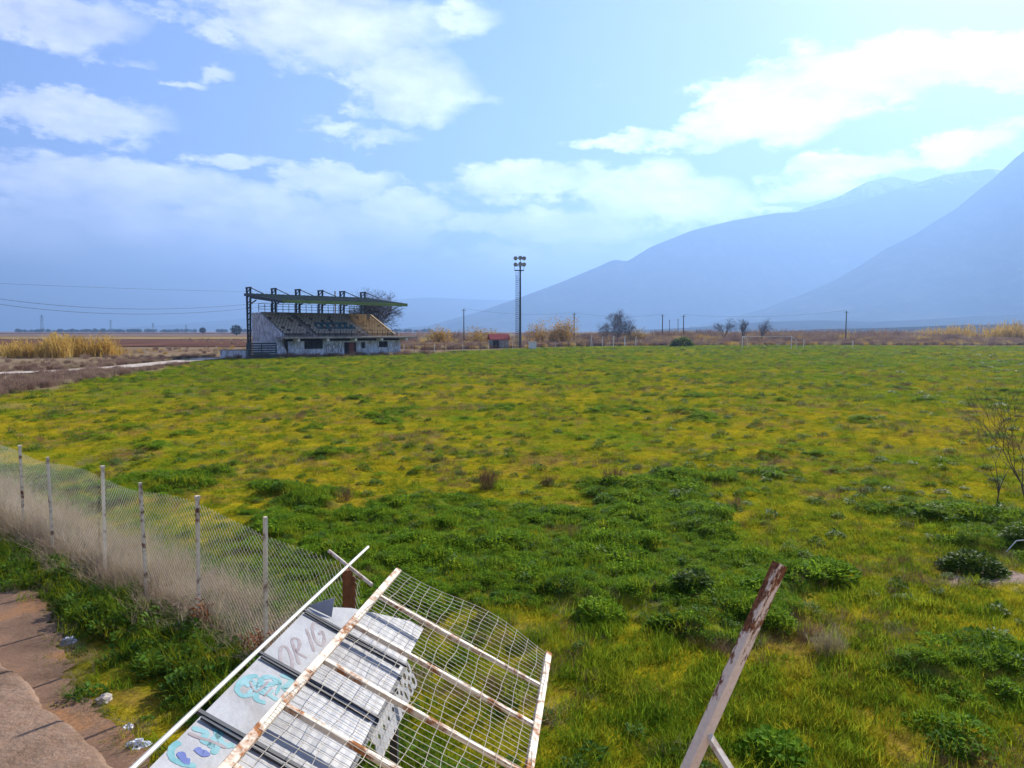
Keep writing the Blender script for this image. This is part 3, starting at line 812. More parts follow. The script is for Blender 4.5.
UL, V0, V1, Z0, Z1, NR = 20.6, 3.6, 10.7, 3.2, 6.5, 9
for i in range(6):                                   # lattice columns, the end one reaching the ground in view
    uu = .0 + i * 4.3; b = MB()
    top, bot = 10.9, (0 if i == 0 else 0)
    l0, l1 = (uu, .55, bot), (uu, .55, top); r0, r1 = (uu, -.15, bot), (uu, -.75, top)
    b.bar(l0, l1, .24); b.bar(r0, r1, .24)
    k = 12
    for j in range(k):
        f0, f1 = j / k, (j + 1) / k
        A = Vector(l0).lerp(Vector(l1), f0); B = Vector(r0).lerp(Vector(r1), f1); Cc = Vector(l0).lerp(Vector(l1), f1)
        b.bar(A, B, .1); b.bar(Cc, B, .1)
    b.bar((uu, .7, top), (uu, -.95, top), .3, .22)
    b.bar((uu, -.75, top), (uu, -5.2, 9.72), .12)            # tie down to the roof beam
    b.bar((uu, -.5, 9.35), (uu, -11.6, 8.25), .2, .28)         # beam under the roof
    b.bar((uu, -.3, 8.2), (uu, -2.6, 8.85), .16)
    b.build('lattice_column', M['steel_dark'], stand)
b = MB()                                               # roof sheet with ribs
zr = lambda vv: 9.95 - (vv - .6) * (9.95 - 8.55) / 12.2
nc = 60
for i in range(nc):
    x0, x1 = -.9 + i * 22.6 / nc, -.9 + (i + 1) * 22.6 / nc; dz = .06 * (i % 2)
    b.box((0, 0, 0), (1, 1, 1), Matrix(((x1 - x0, 0, 0, x0), (0, -12.2, 0, -.6), (0, zr(12.8) - zr(.6), .14, zr(.6) - .14 + dz), (0, 0, 0, 1))))
rf = b.build('roof', M['roof_green'], stand)
b = MB(); b.box((-.95, -12.98, 8.12), (21.75, -12.83, 8.62)); b.build('fascia', M['fascia'], rf)
b = MB(); b.bar((-.97, -.6, zr(.6) - .2), (-.97, -12.8, zr(12.8) - .2), .12, .4); b.build('end_beam', M['steel_dark'], rf)
# stepped tier in three blocks with aisles
dv, dz = (V1 - V0) / NR, (Z1 - Z0) / NR
def tier(x0, x1, mat, nm):
    b = MB()
    for k in range(NR):
        b.box((x0, -V1 + k * dv, 0 if k == 0 else Z0 - .4), (x1, -V1 + (k + 1) * dv - .004, Z0 + k * dz + .1))
    return b.build(nm, mat, stand)
tier(.35, 5.2, M['stand_step'], 'seating_tier'); tier(5.9, 15.1, M['stand_step'], 'seating_tier'); t3 = tier(15.8, UL, M['step_sunlit'], 'seating_tier'); t3['label'] = 'golden end block of steps with sunlight painted into its colour'
for x0 in (5.2, 15.1):
    b = MB()
    for k in range(NR * 2):
        b.box((x0 + .006, -V1 + k * dv / 2, Z0 - .5), (x0 + .694, -V1 + (k + 1) * dv / 2 - .004, Z0 + k * dz / 2 + .12))
    b.build('aisle_stairs', M['stand_conc'], stand)
def seat_shape(b, x, y, z, m=0):
    b.box((x - .2, y - .2, z + .3), (x + .2, y + .16, z + .36), None, m); b.box((x - .2, y + .16, z + .3), (x + .2, y + .22, z + .66), None, m)
seat_me = {}
for key in ('seat_pale', 'seat_sunlit', 'seat_teal'):
    b = MB(); seat_shape(b, 0, 0, 0); o = b.build('seat', M[key], stand); seat_me[key] = o
first = {k: True for k in seat_me}
rest = MB(); cnt = 0
teal = {(2, c) for c in range(2, 15)} | {(3, c) for c in range(2, 15, 2)} | {(4, c) for c in range(3, 14)} 
for k in range(NR):
    for blk, (x0, x1) in enumerate(((.5, 5.1), (6.0, 15.0), (15.9, UL - .1))):
        for c in range(int((x1 - x0) / .55)):
            if random.random() < .1: continue
            x, y, z = x0 + .27 + c * .55, -V1 + (k + .5) * dv, Z0 + k * dz + .1
            key = 'seat_sunlit' if blk == 2 else ('seat_teal' if blk == 1 and (k, c) in teal else 'seat_pale')
            if cnt < 100:
                if first[key]: o = seat_me[key]; first[key] = False
                else: o = seat_me[key].copy(); COL.objects.link(o); o.parent = stand
                o.location = (x, y, z); cnt += 1
            else: seat_shape(rest, x, y, z, {'seat_pale': 0, 'seat_sunlit': 1, 'seat_teal': 2}[key])
ro = rest.build('seats', [M['seat_pale'], M['seat_sunlit'], M['seat_teal']], stand); ro['kind'] = 'stuff'
for k_, f_ in first.items():
    if f_: bpy.data.objects.remove(seat_me[k_])
# walls
b = MB()
def prism(b, pts, x0, x1):
    n = len(pts); vs = [(x0, *p) for p in pts] + [(x1, *p) for p in pts]
    b.add(vs, [tuple(range(n)), tuple(range(2 * n - 1, n - 1, -1))] + [(i, (i + 1) % n, n + (i + 1) % n, n + i) for i in range(n)])
prism(b, [(-.9, 0), (-.9, 6.9), (-V0, 6.9), (-V1, 3.5), (-V1, 0)], .02, .33); b.build('end_wall', M['stand_white'], stand)
b = MB(); prism(b, [(-.9, 0), (-.9, 6.9), (-V0, 6.9), (-V1, 3.5), (-V1, 0)], UL + .02, UL + .33); b.build('end_wall', M['step_sunlit'], stand)
b = MB(); b.box((.33, -V0, 0), (UL, -V0 + .3, 7.0)); b.build('back_wall', M['stand_conc'], stand)
b = MB(); b.box((-1.0, -13.2, 2.85), (UL + 3.0, -V1 - .01, 3.12)); bevel(b.build('balcony_slab', M['stand_conc'], stand), .03)
for i in range(5):
    b = MB(); xx = 1.5 + i * 5.0
    b.box((xx - .2, -13.0, 2.45), (xx + .2, -V1 - .3, 2.848)); b.build('slab_bracket', M['white'], stand)
VW = 11.9
b = MB()
opens = [(3.0, 6.2, 1.25, 2.45), (10.0, 12.3, 0, 2.2), (13.2, 13.9, 1.2, 2.2), (16.6, 18.4, 1.3, 2.3)]
def wall_with_openings(b, x0, x1, z0, z1, y0, y1, opens):
    xs = sorted({x0, x1, *[o[0] for o in opens], *[o[1] for o in opens]}); zs = sorted({z0, z1, *[o[2] for o in opens], *[o[3] for o in opens]})
    for i in range(len(xs) - 1):
        for j in range(len(zs) - 1):
            cx, cz = (xs[i] + xs[i + 1]) / 2, (zs[j] + zs[j + 1]) / 2
            if any(o[0] < cx < o[1] and o[2] < cz < o[3] for o in opens): continue
            b.box((xs[i], y0, zs[j]), (xs[i + 1], y1, zs[j + 1]))
wall_with_openings(b, .4, UL + .4, 0, 2.44, -VW, -VW + .25, opens); fw = b.build('front_wall', M['stand_white'], stand)
b = MB(); b.box((.4, -VW + .3, 0), (UL + .4, -VW + .34, 2.8)); b.build('dark_room', M['dark_open'], stand)
for (x0, x1, z0, z1) in opens:
    if z0 > 0:
        b = MB(); b.box((x0, -VW + .1, z0), (x1, -VW + .14, z1)); w_ = b.build('window', M['dark_open'], stand)
        b = MB()
        for z_ in (z0, z1 - .08): b.box((x0, -VW + .045, z_), (x1, -VW + .09, z_ + .08))
        for q in (x0 + .04, (x0 + x1) / 2, x1 - .04): b.box((q - .04, -VW + .04, z0), (q + .04, -VW + .095, z1))
        b.build('frame', M['steel_dark'], w_)
b = MB(); b.box((10.9, -VW + .12, 0), (12.0, -VW + .17, 2.1)); d_ = b.build('door', M['door_red'], stand)
b = MB(); b.box((11.85, -VW + .06, 1.0), (11.95, -VW + .12, 1.08)); b.build('handle', M['steel_dark'], d_)
def strokes_mesh(name, strokes, width, fr, mat, parent=None):
    """hand painted lines; fr maps a flat (a, b) to the surface"""
    b = MB()
    for st in strokes:
        raw = [Vector((p[0], p[1], 0)) for p in st]; pts = []
        for i in range(len(raw) - 1):                       # rounded, as a spray can draws
            a0, a1, a2, a3 = raw[max(i - 1, 0)], raw[i], raw[i + 1], raw[min(i + 2, len(raw) - 1)]
            for q in range(5):
                t_ = q / 5; pts.append(.5 * (2 * a1 + (a2 - a0) * t_ + (2 * a0 - 5 * a1 + 4 * a2 - a3) * t_ ** 2 + (3 * a1 - a0 - 3 * a2 + a3) * t_ ** 3))
        pts.append(raw[-1])
        ring = []
        for i, p in enumerate(pts):
            d = (pts[min(i + 1, len(pts) - 1)] - pts[max(i - 1, 0)]).normalized(); n = Vector((-d.y, d.x, 0)) * width * .5 * U(.85, 1.1) * (.55 if i in (0, len(pts) - 1) else 1)
            ring.append((p + n, p - n))
        vs = [fr(q.x, q.y) for pr in ring for q in pr]
        b.add(vs, [(2 * i, 2 * i + 1, 2 * i + 3, 2 * i + 2) for i in range(len(pts) - 1)])
    return b.build(name, mat, parent, fix=False)
def arc(cx, cy, rx, ry, a0, a1, n=14): return [(cx + rx * math.cos(R(a0 + (a1 - a0) * i / n)), cy + ry * math.sin(R(a0 + (a1 - a0) * i / n))) for i in range(n + 1)]
M['spray_dark'] = mottled('dark_spray_paint', (.08, .08, .1), (.16, .16, .19), 5, .6)
M['spray_blue'] = mottled('pale_blue_spray_paint', (.3, .45, .62), (.5, .62, .74), 3, .6)
fr = lambda a, c_: (a, -VW - .006, c_)
st = [arc(7.2, 1.2, .45, .75, 20, 340), [(7.9, .4), (7.9, 1.9)], arc(8.0, 1.55, .4, .4, 90, -90, 8), [(8.0, 1.1), (8.5, .4)], [(8.9, .4), (8.9, 1.9), (9.5, .6), (9.5, 1.9)], [(7.0, .2), (9.7, .25)]]
g = strokes_mesh('graffiti', st, .11, fr, M['spray_dark'], fw)
st = [[(14.2, .6), (14.4, 1.9), (14.9, .7), (15.3, 1.9), (15.7, .6)], arc(16.1, .9, .3, .5, 0, 360), [(18.8, .5), (18.9, 1.9), (19.6, 1.8)], [(18.9, 1.2), (19.5, 1.2)], arc(.9, 1.2, .3, .6, 40, 320)]
strokes_mesh('graffiti', st, .14, fr, M['spray_blue'], fw)
# railings
b = MB()
for i in range(21): b.bar((i * 1.03, -V0 + .2, 7.0), (i * 1.03, -V0 + .2, 8.3), .07)
for z in (7.45, 7.9, 8.3): b.bar((0, -V0 + .2, z), (UL, -V0 + .2, z), .07)
b.build('back_railing', M['steel_dark'], stand)
b = MB()
for i in range(22): b.bar((i * 1.0, -V1 - .25, 3.12), (i * 1.0, -V1 - .25, 4.15), .05)
for z in (3.65, 4.15): b.bar((0, -V1 - .25, z), (UL + .8, -V1 - .25, z), .05)
b.build('front_railing', M['steel_dark'], stand)
# outside stair at the near end
b = MB()
for k in range(9): b.box((-1.35, -V1 + .4 - k * .3 + .004, 0), (-.02, -V1 + .4 - (k - 1) * .3, 2.9 - k * .32))
b.build('outside_stair', M['stand_white'], stand)

def slat_gate(loc, rz, wd, ht, label):
    root = empty('steel_gate', loc, label, 'gate', None, rz)
    b = MB()
    for x in (0, wd / 2, wd): b.bar((x, 0, 0), (x, 0, ht), .12)
    b.build('gate_frame', M['steel_dark'], root)
    b = MB()
    for k in range(7): b.box((0, -.03, .15 + k * ht / 7), (wd, .03, .15 + k * ht / 7 + ht / 7 * .62))
    b.build('slats', M['steel_dark'], root)
slat_gate(gp(247, 104), R(38), 4.2, 2.3, 'dark slatted steel gate standing at the near end of the grandstand')
root = empty('boundary_wall', gp(232, 108), 'low stained whitewashed wall beside the grandstand gate', 'wall', None, R(20))
b = MB(); b.box((-1.6, -.12, 0), (2.2, .12, 1.2)); b.build('wall_panel', M['stand_white'], root)
b = MB(); b.box((-1.7, -.18, 1.202), (2.3, .18, 1.3)); b.build('coping', M['stand_conc'], root)
# low garden wall continuing from the stand
root = empty('wire_fence', gp(402, 143), 'rusty low wire fence running from the grandstand towards the mast', 'fence', None, 0)
ends = (gp(404, 137) - gp(402, 143), gp(640, 205) - gp(402, 143))
b = MB()
for k in range(34):
    p = ends[0].lerp(ends[1], k / 33); pb = MB(); pb.bar(p, p + Vector((U(-.05, .05), 0, 1.5)), .09); pb.build('post', M['rust'] if k % 3 else M['white'], root)
for z in (.5, .95, 1.4): b.bar(ends[0] + Vector((0, 0, z)), ends[1] + Vector((0, 0, z)), .025)
b.build('wires', M['wire'], root)

# ------------------------------------------------------------------ mast, hut, goal, poles
d = 176; mast = empty('floodlight_mast', gp(519.5, d), 'tall slender lattice floodlight mast with ladder and cluster of lamps', 'floodlight mast')
ppm = F / d; mt = (331 - 263) / ppm + H
b = MB(); b.tube([(.15, 0, 0), (.15, 0, mt)], [.3, .2], 8); b.build('pole', M['steel_dark'], mast)
b = MB()
for x in (-.85, -.35): b.bar((x, -.1, 0), (x, -.1, mt - 2.2), .12)
for k in range(int(mt - 2.5) * 2): b.bar((-.85, -.1, .4 + k * .5), (-.35, -.1, .4 + k * .5), .11)
for k in range(6): b.bar((-.35, -.1, 1 + k * 3), (.15, 0, 1 + k * 3), .08)
b.build('ladder', M['steel_dark'], mast)
b = MB(); b.box((-1.2, -.7, mt - 2.0), (1.0, .7, mt - 1.85))
for x in (-1.2, 1.0):
    for y in (-.7, .7): b.bar((x, y, mt - 1.85), (x, y, mt - .9), .06)
b.bar((-1.2, -.7, mt - .9), (1.0, -.7, mt - .9), .06); b.bar((-1.2, .7, mt - .9), (1.0, .7, mt - .9), .06)
b.build('platform', M['steel_dark'], mast)
b = MB()
for z in (mt - .6, mt + .9): b.bar((-1.1, -.2, z), (1.2, -.2, z), .12)
b.bar((.15, -.1, mt - 1), (.15, -.1, mt + 1.4), .16); b.build('lamp_rack', M['steel_dark'], mast)
M['lamp_glass'] = mottled('unlit_lamp_glass', (.25, .28, .3), (.4, .43, .45), 2, .2)
for (x, z) in ((-.95, mt + .95), (.15, mt + 1.05), (1.05, mt + .95), (-.95, mt - .5), (.15, mt - .4), (1.05, mt - .5)):
    lp = MB(); n = 10
    for r_, y_ in ((.42, -.75), (.36, -.45), (.18, -.25)): pass
    lp.tube([(x, -.25, z), (x, -.45, z - .03), (x, -.78, z - .12)], [.18, .42, .5], 10); f_ = lp.build('floodlight', M['steel_dark'], mast)
    lp = MB(); lp.tube([(x, -.785, z - .12), (x, -.80, z - .125)], [.45, .45], 10); lp.build('glass', M['lamp_glass'], f_)
hut = empty('hut', gp(491, 172), 'small pale hut with red pitched roof on the far edge of the pitch', 'hut', None, R(12))
b = MB(); b.box((0, 0, 0), (4.2, 3, 2.0)); b.build('wall', M['stand_conc'], hut)
M['red_roof'] = mottled('red_roof', (.3, .03, .025), (.42, .06, .05), 2, .7)
b = MB(); prism(b, [(-.3, 1.98), (1.5, 3.2), (3.3, 1.98), (3.3, 2.08), (1.5, 3.34), (-.3, 2.08)], -.3, 4.5); b.build('roof', M['red_roof'], hut)
b = MB(); b.box((.5, -.03, 0), (1.9, 0.02, 1.8)); b.build('door', M['dark_open'], hut)
b = MB(); b.box((-.85, -.4, 0), (.85, .4, 1.5)); b.box((-.95, -.5, 1.502), (.95, .5, 1.62)); o = bevel(b.build('utility_box', M['white'], None), .03); o.location = gp(532.5, 163); tag(o, 'white boxy utility cabinet on the far edge beside the mast', 'cabinet')
goal = empty('football_goal', gp(742, 168), 'old white football goal with bare frame at the far end', 'goal', None, R(1))
gw = (791.5 - 742) / F * 168
for x in (0, gw):
    b = MB(); b.tube([(x, 0, 0), (x, 0, 2.75)], .085, 8); b.build('goal_post', M['white'], goal)
b = MB(); b.tube([(-.08, 0, 2.78), (gw + .08, 0, 2.78)], .06, 8); b.build('crossbar', M['white'], goal)
b = MB()
for x in (0, gw): b.tube([(x, 0.05, 2.7), (x + 1.6, 1.6, 2.2), (x + 2.0, 2.0, 0)], .06, 6)
b.build('net_support', M['white'], goal)
for px, d_, h_, lab in ((803, 172, 2.1, 'short white marker post just past the goal'), (852, 178, 1.7, 'short white marker post out by the lone wooden pole')):
    b = MB(); b.tube([(0, 0, 0), (.12, 0, h_ * .6), (.05, 0, h_)], [.1, .09, .11], 6); o = b.build('marker_post', M['white']); o.location = gp(px, d_); tag(o, lab, 'post')
wf = empty('post_fence', gp(591, 188), 'row of white concrete posts along the edge beside the golden bush', 'fence')
for k in range(5):
    b = MB(); b.bar((k * 2.9, k * .4, 0), (k * 2.9, k * .4, 2.3), .2); b.bar((k * 2.9, k * .4, 2.3), (k * 2.9 + .1, k * .4 - .4, 2.7), .16); b.build('post', M['white'], wf)
b = MB()
for z in (.7, 1.4, 2.1): b.bar((0, 0, z), (11.6, 1.6, z), .03)
b.build('wires', M['wire'], wf)

POLES = []
def pole(px, ytop, d, label, arm=1.4):
    p = gp(px, d); hp = at_y(px, ytop, d).z
    root = empty('utility_pole', p, label, 'pole', 'wooden utility poles beyond the pitch')
    b = MB(); b.tube([(0, 0, 0), (0, 0, hp)], [.2, .14], 8); b.build('pole', M['wood_pole'], root)
    b = MB(); b.bar((-arm / 2, 0, hp - .5), (arm / 2, 0, hp - .5), .12); b.build('crossarm', M['wood_pole'], root)
    for k in (-1, 0, 1):
        b = MB(); zz = hp - .44 if k else hp; b.tube([(k * arm * .43, 0, zz), (k * arm * .43, 0, zz + .28)], [.07, .05], 6); b.build('insulator', M['zinc'], root)
    POLES.append((p, hp)); return root
pole(464, 309, 236, 'dark wooden pole beside the rounded orange bush')
pole(574, 313, 250, 'dark wooden pole sticking out of the tallest golden bush')
pole(662, 314.5, 262, 'first of the two taller poles near the dark evergreen bush')
pole(683, 315, 262, 'second of the two taller poles, straight over the dark evergreen bush')
pole(845, 311, 245, 'lone wooden pole between the goal and the far reed beds')
pole(669, 320, 420, 'far small pole, closer to the first taller pole')
pole(677.5, 319, 420, 'far small pole, closer to the second taller pole')
def cable(pts, r, label):
    b = MB(); b.tube(pts, r, 4); o = b.build('power_cable', M['wire'], None, True, fix=False); tag(o, label, 'cable', 'power cables')
def sag(a, c_, s_, n=24):
    return [Vector(a).lerp(Vector(c_), i / n) - Vector((0, 0, s_ * 4 * (i / n) * (1 - i / n))) for i in range(n + 1)]
for i, j, lab in ((0, 1, 'thin sagging cable from the orange bush pole to the golden bush pole'), (1, 2, 'thin sagging cable from the golden bush pole to the taller twin poles'), (3, 4, 'long thin cable from the twin poles to the lone pole')):
    (p, hp), (q, hq) = POLES[i], POLES[j]
    cable(sag(p + Vector((0, 0, hp + .2)), q + Vector((0, 0, hq + .2)), 1.2 + .2 * (j == 4)), .03, lab)
# overhead line on the left, running to a pole behind the grandstand
A_ = at_y(-260, 225, 70)
pA = empty('concrete_pole', (A_.x, A_.y, 0), 'concrete line pole carrying the three sagging cables', 'pole')
b = MB(); b.tube([(0, 0, 0), (0, 0, A_.z + .3)], [.22, .13], 8); b.build('pole', M['stand_conc'], pA)
b = MB(); b.bar((-.9, 0, A_.z - .2), (.9, 0, A_.z - .2), .12); b.build('crossarm', M['steel_dark'], pA)
end = gp(372, 158)
def cable_px(pxs, label, r=.03):
    ys = np.linspace(70, 158, 12)
    X_ = np.linspace(pxs[0][0], pxs[-1][0], 40)
    c3 = np.polyfit([p[0] for p in pxs], [p[1] for p in pxs], 2)
    pts = []
    for x_ in X_:
        f = (x_ - pxs[0][0]) / (pxs[-1][0] - pxs[0][0])
        yv = 1 / ((1 - f) / 70 + f / 150)
        pts.append(at_y(x_, float(np.polyval(c3, x_)), yv))
    cable(pts, r, label)
cable_px([(-260, 232), (0, 295), (90, 310), (165, 310.5), (245, 305), (330, 292)], 'middle sagging cable crossing the sky above the golden reeds')
cable_px([(-260, 236), (0, 299.5), (80, 314), (160, 317.5), (245, 309), (330, 295)], 'lowest sagging cable above the golden reeds')
cable_px([(-260, 268), (0, 283), (100, 288), (245, 291.5), (330, 293)], 'uppermost nearly level cable above the golden reeds', .018)
B_ = at_y(335, 288, 150)
pB = empty('concrete_pole', (B_.x, B_.y, 0), 'line pole mostly hidden behind the grandstand', 'pole')
b = MB(); b.tube([(0, 0, 0), (0, 0, B_.z - .6)], [.2, .13], 8); b.build('pole', M['stand_conc'], pB)

# pylons far out on the plain
for px, yt, lab in ((43.5, 315, 'faint lattice pylon above the tallest reeds'), (112, 320, 'faint lattice pylon on the plain past the reeds'), (154, 323, 'faint smaller pylon on the plain, next past the reeds'), (187, 325, 'smallest faint pylon near the lone round tree')):
    dd = 1500 if px < 60 else 1900
    hp = at_y(px, yt, dd).z
    root = empty('pylon', gp(px, dd), lab, 'pylon', 'pylons on the far plain')
    b = MB(); k = hp / 30
    for sx in (-1, 1):
        for sy in (-1, 1): b.bar((sx * 2.6 * k, sy * 2.6 * k, 0), (sx * .5 * k, sy * .5 * k, hp), .3)
    for j in range(6):
        z0, z1 = hp * j / 6, hp * (j + 1) / 6; w0, w1 = 2.6 * k - 2.1 * k * j / 6, 2.6 * k - 2.1 * k * (j + 1) / 6
        b.bar((-w0, -w0, z0), (w1, -w1, z1), .2); b.bar((w0, -w0, z0), (-w1, -w1, z1), .2)
    b.build('lattice', M['steel_dark'], root)
    b = MB()
    for f in (.72, .84, .95): b.bar((-4 * k, 0, hp * f), (4 * k, 0, hp * f), .4)
    b.build('crossarms', M['steel_dark'], root)

# ------------------------------------------------------------------ near fence
fen = empty('chain_link_fence', (fa.x, fa.y, 0), 'chain link fence on pale posts running along the dead grass', 'fence')
O = Vector((fa.x, fa.y, 0)); far_post = FP[0] - fdir * 1.75; far2 = far_post - fdir * 1.75
tops = [(20, 447), (49, 457), (101, 468), (143, 483), (195, 498), (262, 517)]
ht = 1.84
for k, p in enumerate([far2, far_post] + FP):
    b = MB(); z = gz(p.x, p.y); lean = Vector((random.gauss(0, .02), random.gauss(0, .02), 0))
    b.bar(p - O + Vector((0, 0, z - .1)), p - O + lean + Vector((0, 0, ht)), .04, .04, fdir)
    if k % 2 == 0: b.bar(p - O + lean + Vector((0, 0, ht)), p - O + lean + Vector((0, 0, ht + .03)), .06, .06, fdir)
    b.build('post', M['fence_paint'], fen)
b = MB()
Ls = -3.5; Le = (fb - fa).length + 1.75; hn = 1.72; z0 = .05; sp = .082
def fpt(s_, z, o_): return Vector((0, 0, 0)) + fdir * s_ + fnor * o_ + Vector((0, 0, z))
def sagz(s_, z):
    return z - .05 * math.sin(s_ * 1.8) * (z / hn) - (.12 * max(0, (s_ - 7.8)) if z > 1 else 0)
for sgn, oo in ((1, .026), (-1, .032)):
    s_ = Ls - hn
    while s_ < Le + hn:
        a0, a1 = s_, s_ + (hn - z0); zz0, zz1 = (z0, hn)
        if a0 < Ls: zz0 += Ls - a0; a0 = Ls
        if a1 > Le: zz1 -= a1 - Le; a1 = Le
        if a1 - a0 > .05:
            if sgn < 0: zz0, zz1 = hn + z0 - zz0, hn + z0 - zz1
            n = 5
            pts = [fpt(a0 + (a1 - a0) * i / n, sagz(a0 + (a1 - a0) * i / n, zz0 + (zz1 - zz0) * i / n), oo + .02 * math.sin((a0 + i) * 2.1)) for i in range(n + 1)]
            b.tube(pts, .0017, 3, cap=False)
        s_ += sp
for z in (hn * .97,):
    b.tube([fpt(Ls + (Le - Ls) * i / 40, sagz(Ls + (Le - Ls) * i / 40, z), .03) for i in range(41)], .0014, 3)
b.build('wire_net', M['old_wire'], fen, fix=False)

# rusty stump post at the corner, thin loose pole
ph = at_z(356, 570, 1.52); P7 = Vector((ph.x, ph.y, 0))
b = MB(); b.bar((0, 0, -.1), (.01, -.01, 1.56), .075, .075, (1, 1, 0)); b.bar((.05, .0, .6), (.055, 0, 1.48), .02, .08, (1, 1, 0))
o = b.build('rusty_post', M['rust']); o.location = P7 - fnor * .12; tag(o, 'short dark rusty steel post where the wire fence ends', 'post')

# ------------------------------------------------------------------ dugout shelter with painted roof
ZL = 2.12; TH = R(27)
E0, E1 = at_z(305, 605, ZL), at_z(140, 768, ZL)
Ld = (E0 - E1).normalized()                     # away from the viewer, along the roof
Rh = Vector((Ld.y, -Ld.x, 0)).normalized()       # to the right, level
Cd = (Rh * math.cos(TH) - Vector((0, 0, 1)) * math.sin(TH)).normalized()
Nd = Cd.cross(Ld).normalized()
if Nd.z < 0: Nd = -Nd
dug = empty('dugout', (E0.x, E0.y, 0), 'battered players dugout with grey sheet roof covered in graffiti', 'dugout')
OD = Vector((E0.x, E0.y, 0))
def rp(c_, l_, n_=0.0): return E0 - OD + Cd * c_ + Ld * l_ + Nd * n_
def roof_uv(px, py):
    p = on_plane(px, py, E0, Nd); q = p - E0; return (q.dot(Cd), q.dot(Ld))
t = NT('dugout_sheet'); v = t.pos()
n1 = t.noise(2.2, v, 6, .65); n2 = t.noise(30, v, 3, .6)
cc = t.mix(t.ramp(n2, [(.4, 0.0), (.75, .25)]), t.ramp(n1, [(.3, (.22, .225, .235)), (.55, (.32, .325, .335)), (.75, (.37, .375, .385))]), (.3, .27, .25))
n4 = t.noise(1.6, v, 7, .7, .8); cc = t.mix(t.ramp(n4, [(.52, 0.0), (.72, .55)]), cc, (.17, .14, .115))
t.bump(n1, .4, .03); M['sheet'] = t.done(cc, .5, 0, .3)
ribs = [roof_uv(302, 609)[1], roof_uv(254, 652)[1], roof_uv(196, 710)[1]]
stp = (ribs[0] - ribs[2]) / 2
ribs = [ribs[0], ribs[0] - stp, ribs[0] - 2 * stp, ribs[0] - 3 * stp]
WID = (roof_uv(405, 668)[0] + roof_uv(352, 757)[0]) / 2
SPLIT = WID * .5
sheets = []
bounds = [(ribs[0], None), (ribs[0], ribs[1]), (ribs[1], ribs[2]), (ribs[2], ribs[3])]
def corrug(b, c0, c1, la, lb, wave=.0012, n=26, th=.012):
    """folded sheet: smooth in the painted half, finely ribbed in the lower half"""
    rows = []
    for i in range(n + 1):
        c_ = c0 + (c1 - c0) * i / n; h_ = 0 if c_ < SPLIT else wave * (i % 2)
        h_ += -.02 * max(0, (c_ - SPLIT)) ** 2
        l0, l1 = (la(c_) if callable(la) else la), (lb(c_) if callable(lb) else lb)
        rows.append((rp(c_, l0, h_), rp(c_, l1, h_), rp(c_, l0, h_ - th), rp(c_, l1, h_ - th)))
    vs = [p for r in rows for p in r]; fs = []
    for i in range(n):
        a = 4 * i; c2 = a + 4
        fs += [(a, a + 1, c2 + 1, c2), (a + 2, c2 + 2, c2 + 3, a + 3), (a, c2, c2 + 2, a + 2), (a + 1, a + 3, c2 + 3, c2 + 1)]
    fs += [(0, 2, 3, 1), (4 * n, 4 * n + 1, 4 * n + 3, 4 * n + 2)]
    b.add(vs, fs)
uv_end_l = roof_uv(322, 612)[1]; uv_end_r = roof_uv(430, 628)
def far_edge(c_):
    f = c_ / WID
    return ribs[0] + .012 + .10 * min(1, f * 3) + (uv_end_r[1] - ribs[0] - .1) * max(0, f) ** .8 - .06 * max(0, f - .85) / .15
for i, (lo, hi) in enumerate(((ribs[0] + .012, far_edge), (ribs[1] + .012, ribs[0] - .012), (ribs[2] + .012, ribs[1] - .012), (ribs[3] + .012, ribs[2] - .012))):
    b = MB(); corrug(b, .03, WID, lo, hi); sheets.append(b.build('roof_sheet', M['sheet'], dug))
b = MB()                                                   # bent up corner
q0, q1, q2 = rp(.02, ribs[0] + .06, .012), rp(.2, ribs[0] + .08, .012), rp(.15, ribs[0] + .14, .11)
b.add([q0, q1, q2, q0 - Nd * .006, q1 - Nd * .006, q2 + Ld * .006], [(0, 1, 2), (3, 5, 4), (0, 2, 5, 3), (1, 4, 5, 2), (0, 3, 4, 1)]); b.build('bent_flap', M['sheet'], sheets[0])
for l_ in ribs:
    b = MB(); b.bar(rp(.0, l_, .0), rp(WID + .02, l_, -.004), .026, .018, Nd); b.build('rib', M['rib'], dug)
    b = MB(); b.bar(rp(.04, l_ - .045, .012), rp(WID - .02, l_ - .06, .008), .014, .012, Nd); b.build('strap', M['rib'], dug)
rod0, rod1 = on_plane(367, 549, E0, Nd) - OD, rp(-.02, ribs[3] - .1)
b = MB(); b.tube([rod0 + Nd * .02, rod1 + Nd * .02], .013, 8); b.build('edge_rail', M['zinc'], dug)
b = MB(); b.bar(rp(WID, ribs[0], -.03), rp(WID, ribs[3] - .1, -.03), .05, .05, Nd); b.build('edge_rail', M['rib'], dug)
# upright steel, back sheet and seat shelf under the roof
for l_ in (ribs[0], ribs[3]):
    for c_ in (.03, WID - .06):
        p = rp(c_, l_, -.05); b = MB(); b.bar((p.x, p.y, 0), p, .05, .05, Ld); b.build('leg', M['rib'], dug)
p0, p1 = rp(.05, ribs[0], -.06), rp(.05, ribs[3], -.06)
b = MB(); b.add([(p0.x, p0.y, .35), (p1.x, p1.y, .35), p1, p0] + [Vector(q) + Rh * .012 for q in ((p0.x, p0.y, .35), (p1.x, p1.y, .35), p1, p0)],
                [(0, 1, 2, 3), (7, 6, 5, 4), (0, 4, 5, 1), (1, 5, 6, 2), (2, 6, 7, 3), (3, 7, 4, 0)]); b.build('back_sheet', M['sheet'], dug)
